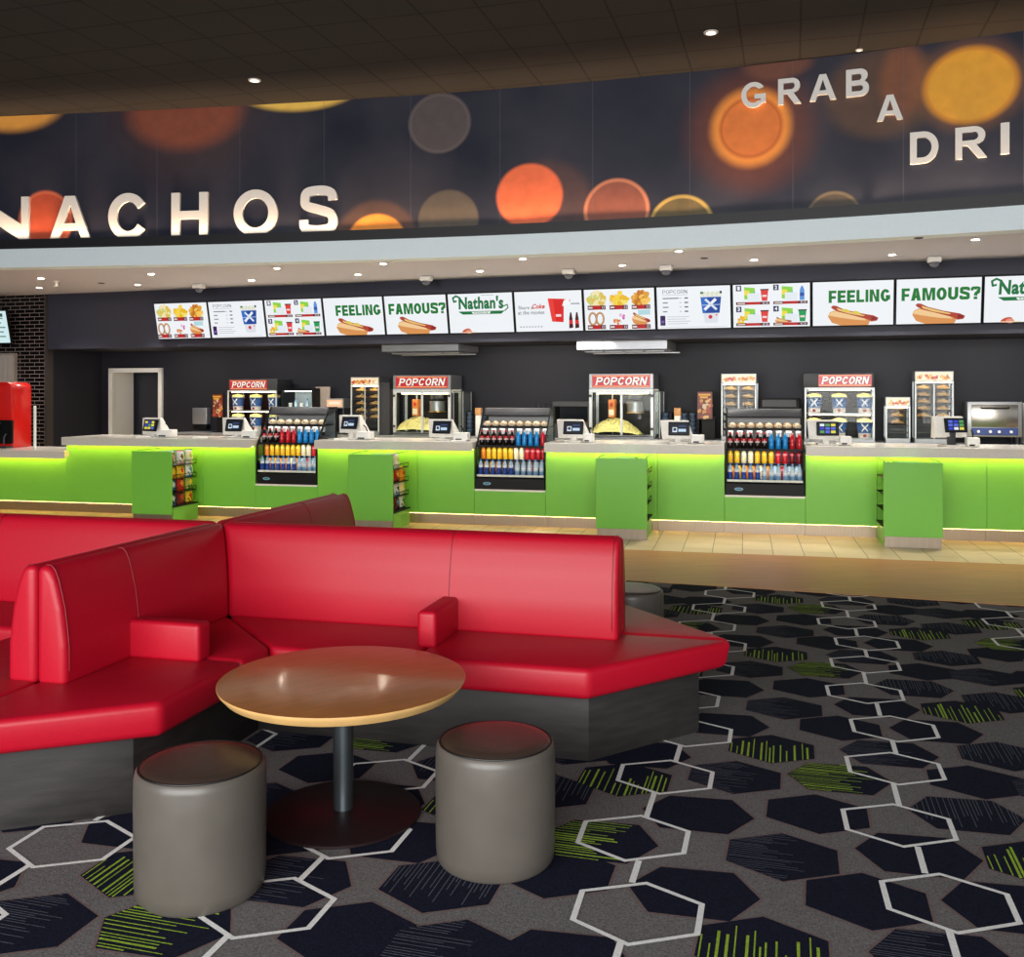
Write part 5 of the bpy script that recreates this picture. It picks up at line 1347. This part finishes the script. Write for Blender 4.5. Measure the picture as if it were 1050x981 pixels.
def c_coke(A):
    H = SH_; g = (110, 110, 114)
    A.text('Share a', .05, .27, H*.56, H*.65, g, .006); A.text('Coke', .26, .45, H*.57, H*.69, (214, 24, 30), .03, .3); A.text('at the movies', .04, .44, H*.43, H*.53, g, .006)
    for i in range(8): A.rect(.06 + .045*i, .085 + .045*i, H*.11, H*.13, (110, 110, 114))
    A.poly([(.50, H*.82), (.74, H*.80), (.72, H*.22), (.55, H*.24)], (222, 34, 34)); A.poly([(.50, H*.82), (.58, H*.815), (.61, H*.235), (.55, H*.24)], (238, 60, 54)); A.rect(.61, .69, H*.36, H*.42, (250, 220, 220))
    A.rect(.74, .83, H*.72, H*.79, (226, 50, 48)); A.poly([(.71, H*.62), (.82, H*.66), (.82, H*.82), (.74, H*.76)], (250, 252, 255)); A.rect(.84, .97, H*.66, H*.69, (150, 156, 166))
    for x in (.80, .89): A.poly([(x, H*.06), (x + .06, H*.08), (x + .055, H*.30), (x + .042, H*.46), (x + .022, H*.46), (x + .005, H*.3)], (70, 16, 20)); A.rect(x + .004, x + .056, H*.17, H*.27, (216, 40, 44))
KINDS_ = [('food', c_food, 'six food pictures'), ('popcorn', c_popcorn, 'popcorn prices and blue bucket'), ('combo', c_combo, 'four numbered combos'), ('feeling', c_feeling, 'green FEELING lettering'), ('famous', c_famous, 'green FAMOUS lettering'),
          ('nathans', c_nathans, "green Nathan's lettering"), ('coke', c_coke, 'Share a Coke lettering and red cup')]
SEQ = [0, 1, 2, 3, 4, 5, 6, 0, 1, 2, 3, 4, 5]
M_menu = mat_attr('menu_display', 0.25, 0.94)
sA, sB = WF.s(158.6, -.16), WF.s(1008.0, -.16); PITCH = (sB - sA) / 12
seen = {}
zbot = WF.z(535, 341.0, -.04)
for i, k in enumerate(SEQ):
    kd, fn, desc = KINDS_[k]; seen[k] = seen.get(k, 0) + 1
    side = 'left' if seen[k] == 1 else 'right'
    lab = 'hanging menu screen showing %s%s' % (desc, '' if k == 6 else (', in the %s half of the row' % side))
    s0 = sA + i*PITCH
    t = thing('menu_screen', lab, 'menu screen', WF.w(s0 + PITCH/2, -.075, zbot - .005), WF.rot, 'menu screens above the counter')
    t.rotation_euler = (R(12), 0, WF.rot)
    hw = PITCH/2 - .006; h = .625
    b = B(); b.rbox(-hw, hw, 0, .05, 0, h, .004, 1); b.build('casing', M_black, t)
    A = Art(.0005); A.rect(0, SW_, 0, SH_, (244, 248, 252)); fn(A)
    o = A.b.build('display', M_menu, t); sx = (2*hw - .026)/SW_; o.scale = (sx, 1, (h - .034)/SH_); o.location = (-hw + .013, -.0005, .017)
    b = B(); b.tube([(-.3, .05, .35), (-.3, .13, .32)], .012, 6); b.tube([(.3, .05, .35), (.3, .13, .32)], .012, 6); b.build('bracket', M_black, t)
# screen on the brick wall
s1 = WF.s(9.5, -.35); z0, z1 = WF.z(10, 353, -.30), WF.z(8, 317.5, -.30)
t = thing('menu_screen', 'pale menu screen cut by the left edge, before the black brick wall', 'menu screen', WF.w(s1 - .55, -.30, z0), WF.rot, 'menu screens above the counter')
t.rotation_euler = (R(12), 0, WF.rot)
b = B(); b.rbox(-.55, .55, 0, .05, 0, z1 - z0, .004, 1); b.build('casing', M_black, t)
A = Art(.0005); A.rect(0, 1, 0, .56, (214, 240, 244))
for i in range(5): A.rect(.80, (.93, .90, .95, .88, .92)[i], .1 + .08*i, .125 + .08*i, (120, 150, 140))
A.rect(.86, .93, .46, .52, (60, 90, 80))
o = A.b.build('display', M_menu, t); o.location = (-.535, -.0005, .03); o.scale = (1.07, 1, (z1 - z0 - .05)/.56)
b = B(); b.tube([(0, .04, .3), (0, .28, .36)], .02, 8); b.build('bracket', M_black, t)

# ================================================================== soffit and ceiling fittings
M_ring = mat('downlight_ring', (226, 222, 214), .4)
M_bulb = mat_emit('downlight_lens', (255, 238, 210), 320.0)
DL = [(42,285),(40,294.5),(155,280.5),(141,291.5),(258,287),(284,274.5),(367,281),(393,270),(492,277.5),(536,265),(638,271.5),(696,257),(773,266),(915,260.5),(1000,245),(1068,254)]
DLP = []
first = None
for i, (px, py) in enumerate(DL):
    Y = (ZS - CAMH)*FOC/(HOR - py); X = (px - 525)/FOC*Y; DLP.append((X, Y))
    lab = 'glowing soffit downlight, %s of the row from the left' % (ORD[i] if i < 14 else ['fifteenth', 'sixteenth'][i - 14])
    if first is None:
        first = thing('downlight', lab, 'downlight', (X, Y, ZS), 0, 'soffit downlights')
        b = B(); b.lathe([(.038, -.001), (.041, -.010), (.058, -.012), (.062, -.001)], 24); b.build('trim_ring', M_ring, first)
        b = B(); b.lathe([(.036, -.008), (.036, -.004)], 20); b.build('lens', M_bulb, first)
    else: dup(first, (X, Y, ZS), 0, lab)
CL = [(261, 82, 'left'), (729, 33, 'right'), (881, 51, 'far')]
for px, py, nm in CL:
    Y = (ZC - CAMH)*FOC/(HOR - py); X = (px - 525)/FOC*Y; r = .055 if nm != 'far' else .018
    t = thing('ceiling_downlight', {'left': 'small lit downlight in the dark ceiling above the NACHOS lettering', 'right': 'small lit downlight in the dark ceiling left of the GRAB lettering', 'far': 'tiny sensor on the dark ceiling edge above the letters A and B'}[nm], 'downlight', (X, Y, ZC))
    b = B(); b.lathe([(r, -.012), (r + .02, -.012), (r + .024, -.001)], 20); b.build('trim_ring', M_ring, t)
    b = B(); b.lathe([(r*.95, -.013), (r*.95, -.006)], 20); b.build('lens', mat_emit('small_lens', (255, 240, 226), 2.2), t)
dm = None
for i, (px, py) in enumerate(((204, 294), (437, 286), (583, 279), (683, 275), (958, 266))):
    Y = (ZS - CAMH)*FOC/(HOR - py + 3.0); X = (px - 525)/FOC*Y
    lab = 'white security camera dome under the soffit, %s from left of five' % ORD[i]
    if dm is None:
        dm = thing('camera_dome', lab, 'security camera', (X, Y, ZS), WF.rot, 'security camera domes')
        b = B(); b.rbox(-.085, .085, -.07, .07, -.075, -.001, .02, 3); b.build('housing', M_white, dm)
        b = B(); b.lathe([(.068, -.074), (.066, -.095), (.052, -.118), (.026, -.133), (.004, -.137)], 20); b.build('dome', mat('smoked_dome', (96, 100, 112), .15), dm)
    else: dup(dm, (X, Y, ZS), WF.rot, lab)
Y = (ZS - CAMH)*FOC/(HOR - 288); X = (58 - 525)/FOC*Y
t = thing('sprinkler', 'small white sprinkler fitting under the soffit at the far left', 'sprinkler', (X, Y, ZS))
b = B(); b.lathe([(.05, -.001), (.05, -.012), (.02, -.02), (.018, -.07), (.045, -.075), (.04, -.085)], 16); b.build('head', M_white, t)
for px, py, lab in ((722, 264.5, 'tiny dark vent disc in the soffit right of centre'), (104, 290, 'tiny dark vent disc in the soffit at the left'), (942, 239, 'tiny dark sensor on the soffit edge at the right')):
    Y = (ZS - CAMH)*FOC/(HOR - py); X = (px - 525)/FOC*Y
    if py < 240: X *= 1.03; Y *= 1.03
    b = B(); b.lathe([(.05, -.001), (.05, -.008), (.03, -.012)], 16); o = b.build('soffit_vent', M_dsteel, None, (X, Y, ZS)); tag(o, lab, 'vent')
# ================================================================== light
w = bpy.data.worlds.new('world'); SC.world = w; w.use_nodes = True
bg = w.node_tree.nodes['Background']; bg.inputs[0].default_value = (0.92, 0.96, 1.0, 1); bg.inputs[1].default_value = 0.62
def area(name, loc, tgt, sx, sy, power, col=(1, 1, 1), spread=PI):
    l = bpy.data.lights.new(name, 'AREA'); l.shape = 'RECTANGLE'; l.size = sx; l.size_y = sy; l.energy = power; l.color = col; l.spread = spread
    o = bpy.data.objects.new(name, l); COL.objects.link(o); o.location = loc
    d = Vector(tgt) - Vector(loc); o.rotation_euler = d.to_track_quat('-Z', 'Y').to_euler(); return o
area('window_daylight', (-3.0, -5.0, 2.6), (-1.0, 6, 1.0), 12, 4.0, 1700, (1.0, 0.99, 0.97))
for i, (x, y) in enumerate(DLP):
    l = bpy.data.lights.new('downlight_beam', 'SPOT'); l.energy = 150; l.color = (1.0, .95, .88); l.spot_size = R(110); l.spot_blend = .7; l.shadow_soft_size = .04
    o = bpy.data.objects.new('downlight_beam', l); COL.objects.link(o); o.location = (x, y, ZS - .03)
# light trough along the ledge, washing the mural and the edge of the ceiling
for i in range(9):
    x = -9 + 2.0*i; p = Vector((x, fas(x))) + fnorm(x) * (-.02)
    q = p - fnorm(x) * .02
    o = area('ledge_wash', (p.x, p.y, ZK - .02), (q.x, q.y, ZK + 2), 2.05, .03, 9, (1.0, .66, .38), R(70))
    o.rotation_euler = (PI, 0, math.atan2(fas(x + .1) - fas(x - .1), .2))
for s in (-6.9, -5.1, -3.3, -.2, 1.0, 3.6, 5.2, 6.8):
    p = WF.w(s, .22, 2.38); q = WF.w(s, .75, .9); o = area('recess_light', p, q, .9, .06, 7, (1.0, .95, .88))
